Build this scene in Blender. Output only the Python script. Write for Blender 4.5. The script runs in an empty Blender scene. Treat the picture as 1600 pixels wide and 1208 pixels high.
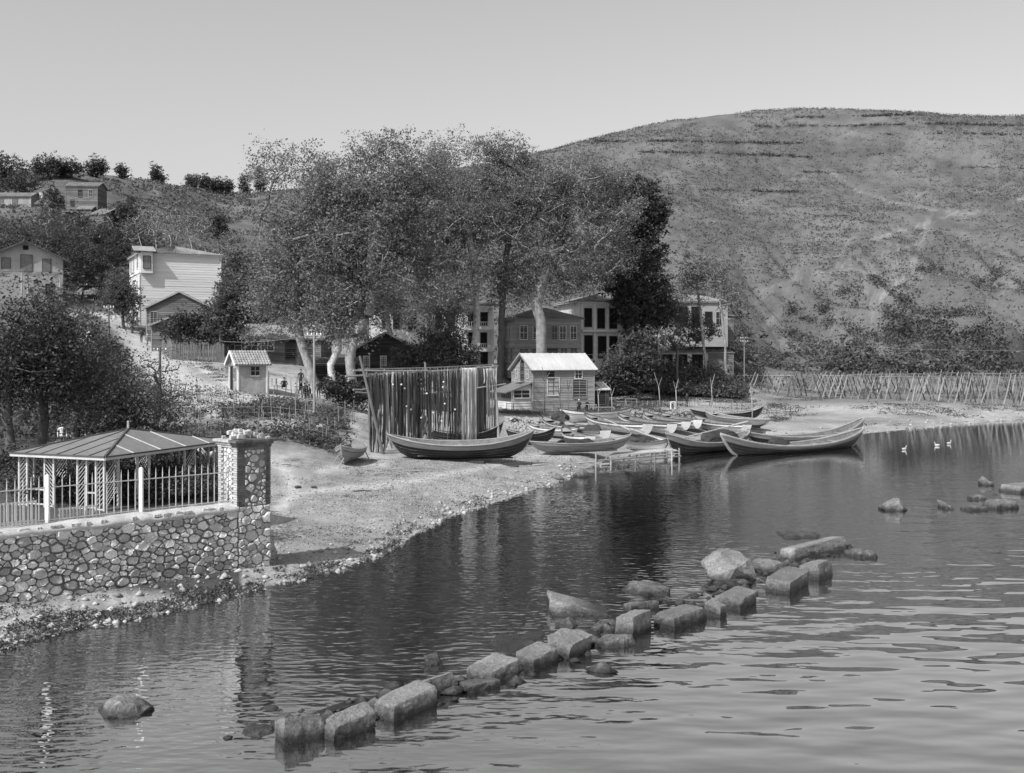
import bpy, bmesh, math, random
import numpy as np
from mathutils import Vector, Matrix
random.seed(7); rng = np.random.default_rng(7)
S = bpy.context.scene; COL = S.collection
R = math.radians
# ------------------------------------------------------------------ camera, sky, sun, exposure
F, H0, CH = 1700.0, 553.0, 7.7           # focal length in photo pixels, horizon row, eye height above the water
cam = bpy.data.objects.new('camera', bpy.data.cameras.new('camera')); COL.objects.link(cam)
cam.location = (0, 0, CH); cam.rotation_euler = (R(90), 0, 0)
cam.data.lens = 36*F/1600; cam.data.sensor_width = 36; cam.data.shift_y = -(604-H0)/1600
cam.data.clip_end = 6000; cam.data.clip_start = .5
S.camera = cam
SUN_AZ, SUN_EL = math.atan2(-.66, -.75), R(47)          # azimuth clockwise from +Y
W = bpy.data.worlds.new('World'); S.world = W; W.use_nodes = True
n = W.node_tree.nodes; l = W.node_tree.links; n.clear()
sky = n.new('ShaderNodeTexSky'); sky.sky_type = 'NISHITA'; sky.sun_disc = False
sky.sun_elevation = SUN_EL; sky.sun_rotation = SUN_AZ % (2*math.pi); sky.air_density = 1.0; sky.dust_density = 2.5; sky.ozone_density = 1
sep = n.new('ShaderNodeSeparateColor'); l.new(sky.outputs[0], sep.inputs[0])
def wm(op, a, b):
    m = n.new('ShaderNodeMath'); m.operation = op
    for i, q in enumerate((a, b)):
        if isinstance(q, (int, float)): m.inputs[i].default_value = q
        else: l.new(q, m.inputs[i])
    return m.outputs[0]
grey = wm('ADD', wm('ADD', wm('MULTIPLY', sep.outputs[0], .25), wm('MULTIPLY', sep.outputs[1], .25)), wm('MULTIPLY', sep.outputs[2], .5))
bg = n.new('ShaderNodeBackground'); bg.inputs[1].default_value = .109
l.new(grey, bg.inputs[0]); wo = n.new('ShaderNodeOutputWorld'); l.new(bg.outputs[0], wo.inputs[0])
sun = bpy.data.objects.new('sun', bpy.data.lights.new('sun', 'SUN')); COL.objects.link(sun)
sun.data.energy = 3.1; sun.data.angle = R(.5)
tosun = Vector((math.sin(SUN_AZ)*math.cos(SUN_EL), math.cos(SUN_AZ)*math.cos(SUN_EL), math.sin(SUN_EL)))
sun.rotation_euler = tosun.to_track_quat('Z', 'Y').to_euler(); sun.location = (0, 0, 60)
S.view_settings.view_transform = 'Standard'; S.view_settings.look = 'None'
S.view_settings.exposure = .72; S.view_settings.gamma = 1; S.view_settings.use_curve_mapping = False
S.cycles.max_bounces = 6; S.cycles.diffuse_bounces = 3; S.cycles.glossy_bounces = 3; S.cycles.transmission_bounces = 3
# ------------------------------------------------------------------ helpers
def P(px, py, Y): return Vector(((px-800)/F*Y, Y, CH-(py-H0)*Y/F))
def X(px, Y): return (px-800)/F*Y
def tag(o, label=None, cat=None, group=None, kind=None):
    for k, v in (('label', label), ('category', cat), ('group', group), ('kind', kind)):
        if v: o[k] = v
    return o
def empty(name, loc=(0, 0, 0), rz=0, label=None, cat=None, group=None):
    o = bpy.data.objects.new(name, None); COL.objects.link(o); o.empty_display_size = .2
    o.location = loc; o.rotation_euler = (0, 0, rz); return tag(o, label, cat, group)
def link(name, me, mat, parent=None):
    o = bpy.data.objects.new(name, me); COL.objects.link(o)
    if mat and not me.materials:
        for m in (mat if isinstance(mat, (list, tuple)) else [mat]): me.materials.append(m)
    if parent: o.parent = parent
    return o
def npmesh(name, v, f, smooth=False):
    v = np.asarray(v, np.float32).reshape(-1, 3); f = np.asarray(f, np.int32); k = f.shape[1]
    me = bpy.data.meshes.new(name); me.vertices.add(len(v)); me.vertices.foreach_set('co', v.ravel())
    me.loops.add(f.size); me.loops.foreach_set('vertex_index', f.ravel())
    me.polygons.add(len(f)); me.polygons.foreach_set('loop_start', np.arange(0, f.size, k, dtype=np.int32))
    me.polygons.foreach_set('loop_total', np.full(len(f), k, np.int32))
    if smooth: me.polygons.foreach_set('use_smooth', np.ones(len(f), bool))
    me.update(calc_edges=True); me.validate(); return me
class MB:
    def __init__(s): s.v = []; s.f = []; s.smooth = False
    def add(s, vs, fs):
        o = len(s.v); s.v += [tuple(q) for q in vs]; s.f += [tuple(i+o for i in q) for q in fs]; return s
    def box(s, x0, x1, y0, y1, z0, z1):
        return s.add([(x0,y0,z0),(x1,y0,z0),(x1,y1,z0),(x0,y1,z0),(x0,y0,z1),(x1,y0,z1),(x1,y1,z1),(x0,y1,z1)],
                     [(3,2,1,0),(4,5,6,7),(0,1,5,4),(1,2,6,5),(2,3,7,6),(3,0,4,7)])
    def beam(s, a, b, w, h=None, up=(0, 0, 1)):
        h = h or w; a = Vector(a); b = Vector(b); d = (b-a).normalized(); u = Vector(up)
        if abs(d.dot(u)) > .95: u = Vector((0, 1, 0))
        x = d.cross(u).normalized()*w/2; y = x.cross(d).normalized()*h/2
        return s.add([a-x-y, a+x-y, a+x+y, a-x+y, b-x-y, b+x-y, b+x+y, b-x+y],
                     [(3,2,1,0),(4,5,6,7),(0,1,5,4),(1,2,6,5),(2,3,7,6),(3,0,4,7)])
    def tube(s, pts, rs, k=6, cap=True):
        pts = [Vector(p) for p in pts]; o = len(s.v); m = len(pts)
        if not isinstance(rs, (list, tuple)): rs = [rs]*m
        for i, p in enumerate(pts):
            d = (pts[min(i+1, m-1)]-pts[max(i-1, 0)])
            d = d.normalized() if d.length > 1e-6 else Vector((0, 0, 1))
            u = Vector((0, 0, 1)) if abs(d.z) < .9 else Vector((1, 0, 0))
            x = d.cross(u).normalized(); y = d.cross(x)
            for j in range(k):
                a = 2*math.pi*j/k; s.v.append(tuple(p+(x*math.cos(a)+y*math.sin(a))*rs[i]))
        for i in range(m-1):
            for j in range(k):
                s.f.append((o+i*k+j, o+i*k+(j+1) % k, o+(i+1)*k+(j+1) % k, o+(i+1)*k+j))
        if cap: s.f.append(tuple(o+j for j in range(k))[::-1]); s.f.append(tuple(o+(m-1)*k+j for j in range(k)))
        return s
    def prism(s, poly, d):                       # poly: 3d points, extruded by vector d
        m = len(poly); d = Vector(d); vs = [Vector(p) for p in poly]; vs += [p+d for p in vs]
        return s.add(vs, [tuple(range(m))[::-1], tuple(range(m, 2*m))]+[(i, (i+1) % m, m+(i+1) % m, m+i) for i in range(m)])
    def grid(s, rows, closed=False):             # rows: list of equal-length lists of points
        o = len(s.v); k = len(rows[0])
        for r in rows: s.v += [tuple(p) for p in r]
        for i in range(len(rows)-1):
            for j in range(k if closed else k-1):
                j2 = (j+1) % k; s.f.append((o+i*k+j, o+i*k+j2, o+(i+1)*k+j2, o+(i+1)*k+j))
        return s
    def mesh(s, name):
        me = bpy.data.meshes.new(name); me.from_pydata(s.v, [], s.f)
        if s.smooth: me.polygons.foreach_set('use_smooth', np.ones(len(me.polygons), bool))
        me.update(); return me
    def build(s, name, mat, parent=None): return link(name, s.mesh(name), mat, parent)
def thing_mesh(name, mb, mat, label, cat, group=None): return tag(mb.build(name, mat), label, cat, group)
# ------------------------------------------------------------------ numpy value noise
def vnoise(x, y, seed=0):
    xi = np.floor(x).astype(np.int64); yi = np.floor(y).astype(np.int64); fx = x-xi; fy = y-yi
    def h(a, b):
        q = (a*374761393+b*668265263+seed*1442695041) & 0x7fffffff
        q = ((q ^ (q >> 13))*1274126177) & 0x7fffffff
        return ((q ^ (q >> 16)) & 0xffff)/65535.0
    ux = fx*fx*(3-2*fx); uy = fy*fy*(3-2*fy)
    return (h(xi, yi)*(1-ux)+h(xi+1, yi)*ux)*(1-uy)+(h(xi, yi+1)*(1-ux)+h(xi+1, yi+1)*ux)*uy
def fbm(x, y, oct=4, seed=0):
    a, t, w = .5, 0, 0
    for i in range(oct):
        t = t+a*vnoise(x*2**i, y*2**i, seed+i*17); w += a; a *= .5
    return t/w
# ------------------------------------------------------------------ materials (all neutral: the photograph is black and white)
def nodes(name):
    m = bpy.data.materials.new(name); m.use_nodes = True; nt = m.node_tree
    b = nt.nodes['Principled BSDF']; return m, nt, b
def mth(nt, op, a, b=0):
    m = nt.nodes.new('ShaderNodeMath'); m.operation = op
    for i, q in enumerate((a, b)):
        if isinstance(q, (int, float)): m.inputs[i].default_value = q
        else: nt.links.new(q, m.inputs[i])
    return m.outputs[0]
def noise(nt, vec, scale, detail=4, rough=.6, dist=0):
    t = nt.nodes.new('ShaderNodeTexNoise'); t.inputs['Scale'].default_value = scale; t.inputs['Detail'].default_value = detail
    t.inputs['Roughness'].default_value = rough; t.inputs['Distortion'].default_value = dist; nt.links.new(vec, t.inputs['Vector']); return t.outputs['Fac']
def mapr(nt, v, a, b, c, d):
    m = nt.nodes.new('ShaderNodeMapRange'); nt.links.new(v, m.inputs[0])
    for i, q in enumerate((a, b, c, d)): m.inputs[i+1].default_value = q
    return m.outputs[0]
def vec(nt, kind='Object', scale=(1, 1, 1)):
    t = nt.nodes.new('ShaderNodeTexCoord'); mp = nt.nodes.new('ShaderNodeMapping'); mp.inputs['Scale'].default_value = scale
    nt.links.new(t.outputs[kind], mp.inputs[0]); return mp.outputs[0]
def bump(nt, b, h, strength, dist=.05):
    q = nt.nodes.new('ShaderNodeBump'); q.inputs['Strength'].default_value = strength; q.inputs['Distance'].default_value = dist
    nt.links.new(h, q.inputs['Height']); nt.links.new(q.outputs[0], b.inputs['Normal'])
def gmat(name, v, var=.25, scale=2.0, fine=20, finev=.2, stretch=(1, 1, 1), bmp=.3, bd=.03, rough=.9, island=0, spec=.2, obj=0):
    m, nt, b = nodes(name); vc = vec(nt, 'Object', stretch)
    a = mapr(nt, noise(nt, vc, scale, 5), .25, .75, 1-var, 1+var)
    f = noise(nt, vc, fine, 4, .7); c = mapr(nt, f, .25, .75, 1-finev, 1+finev)
    t = mth(nt, 'MULTIPLY', mth(nt, 'MULTIPLY', a, c), v)
    if island:
        g = nt.nodes.new('ShaderNodeNewGeometry'); t = mth(nt, 'MULTIPLY', t, mapr(nt, g.outputs['Random Per Island'], 0, 1, 1-island, 1+island))
    if obj:
        g = nt.nodes.new('ShaderNodeObjectInfo'); t = mth(nt, 'MULTIPLY', t, mapr(nt, g.outputs['Random'], 0, 1, 1-obj, 1+obj))
    nt.links.new(t, b.inputs['Base Color']); b.inputs['Roughness'].default_value = rough; b.inputs['Specular IOR Level'].default_value = spec
    if bmp: bump(nt, b, f, bmp, bd)
    return m
def leafmat(name, v, isl=.5, trans=.3):
    m, nt, b = nodes(name); g = nt.nodes.new('ShaderNodeNewGeometry')
    vc = vec(nt, 'Object'); a = mapr(nt, noise(nt, vc, .35, 3), .3, .7, .75, 1.25)
    t = mth(nt, 'MULTIPLY', mth(nt, 'MULTIPLY', mapr(nt, g.outputs['Random Per Island'], 0, 1, 1-isl, 1+isl), v), a)
    nt.links.new(t, b.inputs['Base Color']); b.inputs['Roughness'].default_value = .6; b.inputs['Specular IOR Level'].default_value = .25
    tr = nt.nodes.new('ShaderNodeBsdfTranslucent'); nt.links.new(t, tr.inputs[0])
    mx = nt.nodes.new('ShaderNodeMixShader'); mx.inputs[0].default_value = trans
    nt.links.new(b.outputs[0], mx.inputs[1]); nt.links.new(tr.outputs[0], mx.inputs[2])
    nt.links.new(mx.outputs[0], nt.nodes['Material Output'].inputs[0]); return m
def tidemat():
    m = gmat('tide_rock', .175, .35, 1.6, 16, .5, bmp=.9, bd=.06, obj=.2); nt = m.node_tree; b = nt.nodes['Principled BSDF']; src = b.inputs['Base Color'].links[0].from_socket
    g = nt.nodes.new('ShaderNodeNewGeometry'); sx = nt.nodes.new('ShaderNodeSeparateXYZ'); nt.links.new(g.outputs['Position'], sx.inputs[0])
    wob = noise(nt, vec(nt, 'Object'), 6, 4); w = mapr(nt, mth(nt, 'ADD', sx.outputs[2], mth(nt, 'MULTIPLY', wob, .3)), .22, .48, .2, 1)       # weed and wet below the tide mark
    nt.links.new(mth(nt, 'MULTIPLY', src, w), b.inputs['Base Color']); nt.links.new(mapr(nt, w, .2, 1, .35, .9), b.inputs['Roughness']); return m
M = dict(
    white=gmat('white_paint', .66, .12, 1.2, 14, .1, bmp=.15, island=.05), whiteclap=gmat('white_clapboard', .58, .1, .5, 6, .12, (.3, .3, 3), .1, island=.09),
    greyplaster=gmat('grey_plaster', .3, .2, .8, 9, .15), offwhite=gmat('pale_plaster', .55, .22, .8, 9, .15), hullwhite=gmat('white_hull', .74, .16, 1.5, 12, .12, bmp=.1, rough=.6),
    hulldark=gmat('tarred_hull', .02, .4, 1.5, 14, .3, bmp=.15, rough=.55, spec=.35), hullgrey=gmat('grey_hull', .24, .25, 1.5, 14, .2, (.4, 1, 3), .2, rough=.7),
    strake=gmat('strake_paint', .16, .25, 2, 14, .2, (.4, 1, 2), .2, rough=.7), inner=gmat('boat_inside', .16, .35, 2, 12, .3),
    greywood=gmat('weathered_wood', .25, .3, 1, 14, .25, (1, 1, .35), .3, island=.18), clapgrey=gmat('grey_clapboard', .27, .25, .8, 8, .25, (.35, .35, 2), .2, island=.25),
    darkwood=gmat('dark_wood', .05, .4, 1.2, 12, .3, (.4, .4, 2), .25, island=.35), midwood=gmat('brown_wood', .13, .3, 1, 10, .3, (.4, .4, 2), .25, island=.3),
    tin=gmat('tin_roof', .46, .16, .5, 6, .1, (1, .3, 1), .1, rough=.5, spec=.4, island=.1), tile=gmat('roof_tile', .2, .25, 1, 10, .3, island=.3),
    tilelight=gmat('pale_roof_tile', .24, .25, 1, 10, .3, island=.18),
    stone=gmat('rubble_stone', .46, .35, 1.1, 22, .4, bmp=.9, bd=.03, obj=.4), mortar=gmat('dark_mortar', .16, .6, 1.5, 30, .3, bmp=.8, bd=.03),
    coping=gmat('lime_coping', .42, .25, 2, 18, .3, bmp=.7, bd=.04), brick=gmat('brick', .4, .2, 6, 40, .2, bmp=.4, obj=.2), brickshade=gmat('shaded_brick', .1, .3, 6, 40, .2, bmp=.4, obj=.3),  # darker brick copy has the pier front's shade put into its colour
    rock=gmat('sea_rock', .26, .35, 1.6, 18, .45, bmp=.8, bd=.05, obj=.15), tiderock=tidemat(), iron=gmat('painted_iron', .5, .15, 4, 30, .1, bmp=.1),
    pole=gmat('pole_wood', .21, .25, 1.2, 16, .2, (1, 1, .4), .2, obj=.4), poledark=gmat('dark_pole_wood', .09, .3, 1.2, 16, .2, (1, 1, .4), .2, obj=.4),
    netdark=gmat('dark_net', .085, .4, 1, 12, .5, (6, 6, .6), .4, obj=.6), netpale=gmat('pale_net', .42, .25, 1, 14, .3, (6, 6, .6), .4, obj=.3),
    bark=gmat('plane_bark', .24, .5, 1.3, 6, .35, bmp=.4), barkdark=gmat('dark_bark', .1, .4, 1.5, 8, .3, bmp=.4), barkpale=gmat('pale_bark', .45, .3, 1.2, 6, .25, bmp=.3),
    leaf=leafmat('plane_leaf', .175, .45, .4), leafdark=leafmat('dark_leaf', .055, .5, .2), leafmid=leafmat('bush_leaf', .095, .5, .35), leafpale=leafmat('pale_leaf', .16), scrub=leafmat('scrub_leaf', .13, .4, .35), weed=leafmat('weed_leaf', .085, .5),
    glass=gmat('dark_glass', .02, .3, .5, 3, .2, bmp=0, rough=.15, spec=.5), paneloom=gmat('bright_curtained_pane', .42, .2, 1, 6, .1, bmp=0), dark=gmat('dark_opening', .012, .2, bmp=0),
    shutter=gmat('shutter', .16, .2, 2, 12, .2, (.3, .3, 4), .2), frame=gmat('window_frame', .55, .12, 3, 18, .1, bmp=0), framedark=gmat('dark_frame', .08, .2, 3, 18, .1, bmp=0),
    cloth=gmat('dark_cloth', .035, .3, 4, 20, .2, bmp=.2), clothpale=gmat('white_cloth', .62, .1, 4, 20, .1, bmp=.1), clothmid=gmat('grey_cloth', .14, .2, 4, 20, .1, bmp=.1), skin=gmat('skin', .3, .05, 4, 20, .05, bmp=0),
    pebble=gmat('pebble', .27, .2, 4, 20, .2, bmp=.2, island=.6), netheap=gmat('net_heap', .05, .5, 3, 20, .5, bmp=.9, bd=.1), rope=gmat('rope', .3, .1, bmp=0), insul=gmat('white_insulator', .75, .05, bmp=0),
    bird=gmat('white_feather', .36, .04, bmp=0), roofpanel=gmat('felt_roof', .15, .2, .8, 8, .2, (.5, .5, 2), .2, island=.12), lath=gmat('white_lath', .46, .15, 2, 20, .12, bmp=.1), plank=gmat('jetty_plank', .36, .25, 1, 14, .25, (1, .3, 1), .2, obj=.2))
# ------------------------------------------------------------------ terrain
SH = np.array([(-900,1240),(-600,1165),(-300,1085),(0,1010),(100,986),(200,968),(300,945),(400,920),(480,902),(540,886),(600,866),(640,840),(700,810),(760,789),(820,769),(880,752),
    (912,734),(950,718),(1050,702),(1150,694),(1300,683),(1400,673),(1500,664),(1600,655),(2000,645),(2600,640)], float)
SK = np.array([(-900,225,290),(-400,240,300),(0,266,300),(100,270,300),(170,274,310),(250,292,330),(300,306,350),(350,304,375),(400,301,400),(480,297,420),(560,291,440),(640,281,450),(720,271,460),
    (800,257,480),(830,249,480),(860,239,480),(900,223,480),(1000,199,480),(1100,182,490),(1200,173,490),(1300,170,490),(1400,172,485),(1500,178,475),(1600,183,460),(2000,205,440),(2600,230,430)], float)
CN = {-900: [(31.7,945),(50,745),(70,690),(90,640),(110,570),(150,455),(200,365),(240,310)],
  0: [(31.7,945),(50,745),(70,690),(90,640),(110,570),(150,462),(200,380),(240,325)],
  150: [(33.7,921),(50,745),(70,690),(85,650),(105,592),(130,535),(165,480),(180,452),(230,352)],
  250: [(35.7,902),(50,745),(70,690),(85,640),(100,602),(118,570),(140,543),(155,517),(185,470),(240,380)],
  350: [(37.2,887),(50,785),(65,700),(84,640),(95,606),(115,570),(130,553),(160,515),(200,455),(260,390),(330,335)],
  420: [(38,880),(49,800),(62,720),(67,690),(84,640),(95,611),(110,580),(125,565),(150,525),(200,470),(260,390)],
  520: [(41,868),(49.6,800),(62.6,735),(72,690),(86,650),(104,620),(117,598),(140,560),(170,520),(220,450),(300,370)],
  600: [(49.6,802),(63.5,736),(71.6,710),(82,683),(100,648),(112,628),(120,602),(150,570),(180,530),(230,450),(300,370)],
  700: [(56,775),(62,742),(69,720),(78,695),(90,672),(110,645),(125,632),(140,610),(150,590),(170,560),(200,520),(250,440),(320,360)],
  800: [(66,745),(75,712),(90,683),(105,660),(125,643),(135,635),(145,620),(155,585),(180,550),(220,490),(280,400),(350,330)],
  900: [(76,712),(90,688),(105,665),(125,645),(135,635),(150,618),(158,590),(185,550),(230,480),(290,400),(360,320)],
  1000: [(92,690),(105,668),(120,652),(133,637),(150,614),(153,583),(165,570),(180,540),(220,490),(290,400),(370,300)],
  1100: [(100,680),(110,665),(125,648),(135,636),(152,613),(155,585),(165,572),(180,545),(220,490),(300,390),(380,290)],
  1200: [(105,675),(125,650),(145,630),(160,615),(175,600),(190,580),(220,530),(260,470),(320,390),(400,290)],
  1300: [(110,668),(130,645),(150,625),(165,612),(185,590),(200,570),(240,500),(300,410),(400,290)],
  1450: [(125,648),(135,637),(160,615),(180,595),(200,575),(240,500),(300,410),(400,290)],
  1600: [(133,643),(140,635),(165,613),(180,600),(200,580),(240,500),(300,410),(400,290)],
  2600: [(140,637),(150,630),(170,610),(185,595),(200,580),(240,500),(300,410),(400,300)]}
def Ysh(px): return CH*F/(np.interp(px, SH[:, 0], SH[:, 1])-H0)
def Dsk(px): return np.interp(px, SK[:, 0], SK[:, 2])-Ysh(px)
def pchip(x, y, q):
    x = np.asarray(x, float); y = np.asarray(y, float); h = np.diff(x); d = np.diff(y)/h; m = np.zeros(len(x))
    for i in range(1, len(x)-1):
        if d[i-1]*d[i] > 0: m[i] = 2*d[i-1]*d[i]/(d[i-1]+d[i])
    m[0], m[-1] = d[0], d[-1]*.3
    i = np.clip(np.searchsorted(x, q)-1, 0, len(x)-2); t = (q-x[i])/h[i]
    return ((2*t**3-3*t**2+1)*y[i]+(t**3-2*t**2+t)*h[i]*m[i]+(-2*t**3+3*t**2)*y[i+1]+(t**3-t**2)*h[i]*m[i+1])
KP = np.array(sorted(CN), float); TT = np.linspace(0, 1, 1200)
TAB = []
for k in KP:
    ys, dk = Ysh(k), Dsk(k); sk = np.interp(k, SK[:, 0], SK[:, 1])
    pts = [(0, 0)]+[((Y-ys)/dk, CH-(py-H0)*Y/F) for Y, py in CN[int(k)] if Y > ys+.5]+[(1, CH-(sk-H0)*(ys+dk)/F)]
    TAB.append(pchip([p[0] for p in pts], [p[1] for p in pts], TT))
TAB = np.array(TAB)
KQ = np.arange(-900, 2601, 10.0); TQ = np.array([np.interp(KQ, KP, TAB[:, j]) for j in range(TAB.shape[1])]).T
ker = np.exp(-.5*(np.arange(-8, 9)/3.2)**2); ker /= ker.sum(); pad = np.pad(TQ, ((8, 8), (0, 0)), 'edge')
TAB = sum(k*pad[i:i+len(KQ)] for i, k in enumerate(ker)); KP = KQ
WALL0 = np.array((-14.9, 31.7)); WDIR = np.array((.7126, .7015)); WNRM = np.array((-.7015, .7126))
TERR = 2.2
def zt0(x, y):
    x = np.asarray(x, float); y = np.maximum(np.asarray(y, float), 2); px = 800+F*x/y
    wob = (vnoise(px/9, px*0, 3)-.5)*.5+(vnoise(px/33, px*0, 5)-.5)*.9
    ys = Ysh(px)+wob*np.clip(ys_scale(px), .3, 1.2); d = y-ys; t = d/Dsk(px)
    ki = np.clip(np.searchsorted(KP, px)-1, 0, len(KP)-2); f = np.clip((px-KP[ki])/(KP[ki+1]-KP[ki]), 0, 1)
    tf = np.clip(t, 0, 1)*(len(TT)-1); ti = np.clip(tf.astype(int), 0, len(TT)-2); tr = tf-ti
    z = (TAB[ki, ti]*(1-tr)+TAB[ki, ti+1]*tr)*(1-f)+(TAB[ki+1, ti]*(1-tr)+TAB[ki+1, ti+1]*tr)*f
    z = np.where(t > 1, z-(t-1)*22, z)
    z = np.where(d < 0, np.maximum(d*.13, -2.0), z)
    return z, t, d, px
def ys_scale(px): return np.interp(px, [400, 900, 1600], [.6, .9, 1.2])
def zt(x, y):
    z, t, d, px = zt0(x, y); x = np.asarray(x, float); y = np.asarray(y, float)
    amp = np.clip((y-150)/200, 0, 1)*np.clip((1-t)*8+.25, .25, 1)
    z = z+amp*((fbm(x/38, y/38, 4, 11)-.5)*6+(fbm(x/9, y/9, 3, 23)-.5)*1.8)
    gl_ = np.clip((px-1140)/80, 0, 1)*np.clip((y-192)/20, 0, 1)*np.clip((345-y)/50, 0, 1)          # eroded gullies of the bluff
    rd = 1-np.abs(2*fbm(x/16+vnoise(y/30, x*0, 6)*1.2, y/75, 3, 77)-1); z = z-gl_*7*np.clip(rd-.62, 0, 1)/.38
    z = z+np.clip(d, 0, 2)/2*((fbm(x/2.3, y/2.3, 3, 31)-.5)*.16+(vnoise(x/.5, y/.5, 37)-.5)*.04)
    s = (x-WALL0[0])*WNRM[0]+(y-WALL0[1])*WNRM[1]
    ter = (s > .25) & (px < 374) & (y < 75)
    return np.where(ter, np.maximum(z, TERR+(fbm(x/2, y/2, 2, 5)-.5)*.06), z)
def G(px, Y): return float(zt(np.array([X(px, Y)]), np.array([float(Y)]))[0])
def GP(px, Y, dz=0): return Vector((X(px, Y), Y, G(px, Y)+dz))
def segd(px, py, pts):
    d = np.full(px.shape, 1e9)
    for (a, b), (c, e) in zip(pts[:-1], pts[1:]):
        vx, vy = c-a, e-b; t = np.clip(((px-a)*vx+(py-b)*vy)/(vx*vx+vy*vy+1e-9), 0, 1)
        d = np.minimum(d, np.hypot(px-a-t*vx, (py-b-t*vy)*1.6))
    return d
cpx = np.arange(-900, 2501, 4.0); rY = [17.0]
while rY[-1] < 640: rY.append(rY[-1]*1.0068+.0)
rY = np.array(rY); PX, YY = np.meshgrid(cpx, rY); XX = (PX-800)/F*YY
ZZ = zt(XX, YY); _, TTv, DD, _ = zt0(XX, YY); PY = H0+(CH-ZZ)*F/YY
# albedo of the ground: sand, pebbles, worn paths, grass, heath, bare earth
n1 = fbm(XX/3, YY/3, 4, 41); n2 = fbm(XX/14, YY/14, 4, 43); n3 = fbm(XX/.7, YY/.7, 3, 47)
tone = np.full(XX.shape, .25)+(n1-.5)*.16+(n3-.5)*.1
def blend(tone, w, v): return tone*(1-np.clip(w, 0, 1))+v*np.clip(w, 0, 1)
tone = blend(tone, 1-(DD-.2)/(1.4+3*n2), .14+.26*n3)                                       # wet stony margin
tone = np.where(DD < 0, .06+.09*n3, tone)
tone = blend(tone, (1-segd(PX, PY, [(418,870),(428,820),(436,795),(462,770),(450,742),(425,718)])/20)*1.2, .38)
tone = blend(tone, (1-segd(PX, PY, [(462,770),(560,762),(640,752),(740,734),(850,710)])/12)*1.1, .35)
tone = blend(tone, (1-segd(PX, PY, [(425,716),(520,700),(560,676),(548,655),(575,640)])/13)*1.2, .36)
tone = blend(tone, (1-segd(PX, PY, [(500,735),(540,728),(600,724)])/16), .36)
sm = lambda v, w: np.clip(v/w+.5, 0, 1)
nn = (n2-.5)*60+(n1-.5)*30
tone = blend(tone, sm(PX-1130+nn, 60)*sm(180-YY+nn*.2, 20)*sm(DD-1.5, 2), .27+(n1-.5)*.22+(n2-.5)*.22)
tone = blend(tone, sm(PX-1120+nn, 60)*sm(YY-143+(n1-.5)*8, 9), .15+(n1-.5)*.12)
tone = blend(tone, sm(PX-770+nn, 60)*sm(1200-PX+nn, 60)*sm(YY-117+nn*.05, 5), .27+(n1-.5)*.24)
gd = np.clip((n2-.38)*7, 0, 1)*sm(YY-66, 4)*sm(100-YY+nn*.1, 8)*sm(545-PX+nn*.6, 50); tone = blend(tone, gd*.9, .13+.08*n3)
tone = blend(tone, sm(310-PX+nn, 60)*sm(YY-40, 1)*sm(92-YY+nn*.2, 10), .11+.12*n1)
tone = blend(tone, sm(376-PX, 8)*sm(YY-34, 1)*sm(75-YY, 4), .045+.06*n1)
road = segd(PX, PY, [(440,650),(400,632),(340,632),(300,612),(262,582),(238,556),(205,525),(172,492),(140,484),(118,486)])
rw = np.clip((PY-430)/110, .6, 1.4)
hs = (TTv > .27)*(YY > 100); hillw = np.clip((YY-np.interp(PX, [0, 420, 560, 1100, 1300], [112, 125, 165, 168, 185])-12*(n2-.5))/14, 0, 1)
heath = .112+(n1-.5)*.06+(n2-.5)*.09
tone = blend(tone, hillw, heath)
tone = blend(tone, (1-road/(29*rw))*2.2, .36+(n1-.5)*.14)
tone = blend(tone, (1-segd(PX, PY, [(290,560),(330,585),(372,612),(420,612),(520,606)])/9)*1.2*(YY > 85), .42)
tone = blend(tone, np.clip(1-np.hypot((PX-465)/75, (PY-603)/28), 0, 1)*2.5*(YY > 85), .4+(n1-.5)*.1)
for pts, wd, v in [([(1290,262),(1345,300),(1400,318),(1470,330),(1520,334),(1600,312)],5,.3), ([(1500,333),(1420,358),(1362,374),(1422,386)],5,.3), ([(1362,374),(1300,424),(1345,348)],4,.27),
    ([(1455,335),(1440,380),(1420,430),(1370,470)],9,.3), ([(1300,420),(1380,395),(1440,378)],3,.28), ([(1420,300),(1480,322)],6,.27), ([(1180,455),(1260,430),(1330,420),(1400,440)],10,.26),
    ([(1350,430),(1362,480),(1375,520)],6,.26), ([(1230,470),(1200,505),(1175,545),(1190,575)],11,.3), ([(1250,560),(1290,530),(1330,470)],5,.26), ([(1060,365),(1090,395),(1110,420)],5,.26),
    ([(1130,290),(1200,276),(1260,282)],3,.24), ([(1320,540),(1360,580),(1420,600)],4,.28), ([(1440,540),(1480,590)],6,.26), ([(1530,480),(1600,440)],3,.24), ([(330,320),(400,328)],8,.26), ([(240,300),(330,312),(400,320)],4,.2)]:
    tone = blend(tone, (1-segd(PX+(n1-.5)*26, PY+(n3-.5)*8, pts)/(wd*(.15+.95*n1)))*np.clip(n2*2.4-.3, .2, 1)*.55*(hillw > .3), v-.04+(n3-.5)*.06)
for yl, a, b, dd in [(197, 1180, 1600, .55), (183, 1230, 1500, .7), (264, 1240, 1600, .6), (240, 1000, 1400, .75), (300, 1060, 1250, .75)]:
    w = np.clip(1-np.abs(PY-yl-(n2-.5)*14)/2.2, 0, 1)*(PX > a)*(PX < b)*(TTv > .4); tone = tone*(1-w*(1-dd))
tone = np.clip(tone, .03, .6)
mg, nt, b = nodes('ground'); at = nt.nodes.new('ShaderNodeAttribute'); at.attribute_name = 'tone'
vc = vec(nt, 'Object'); f1 = noise(nt, vc, 9, 5, .75); f2 = noise(nt, vc, 1.1, 5, .7)
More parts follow.
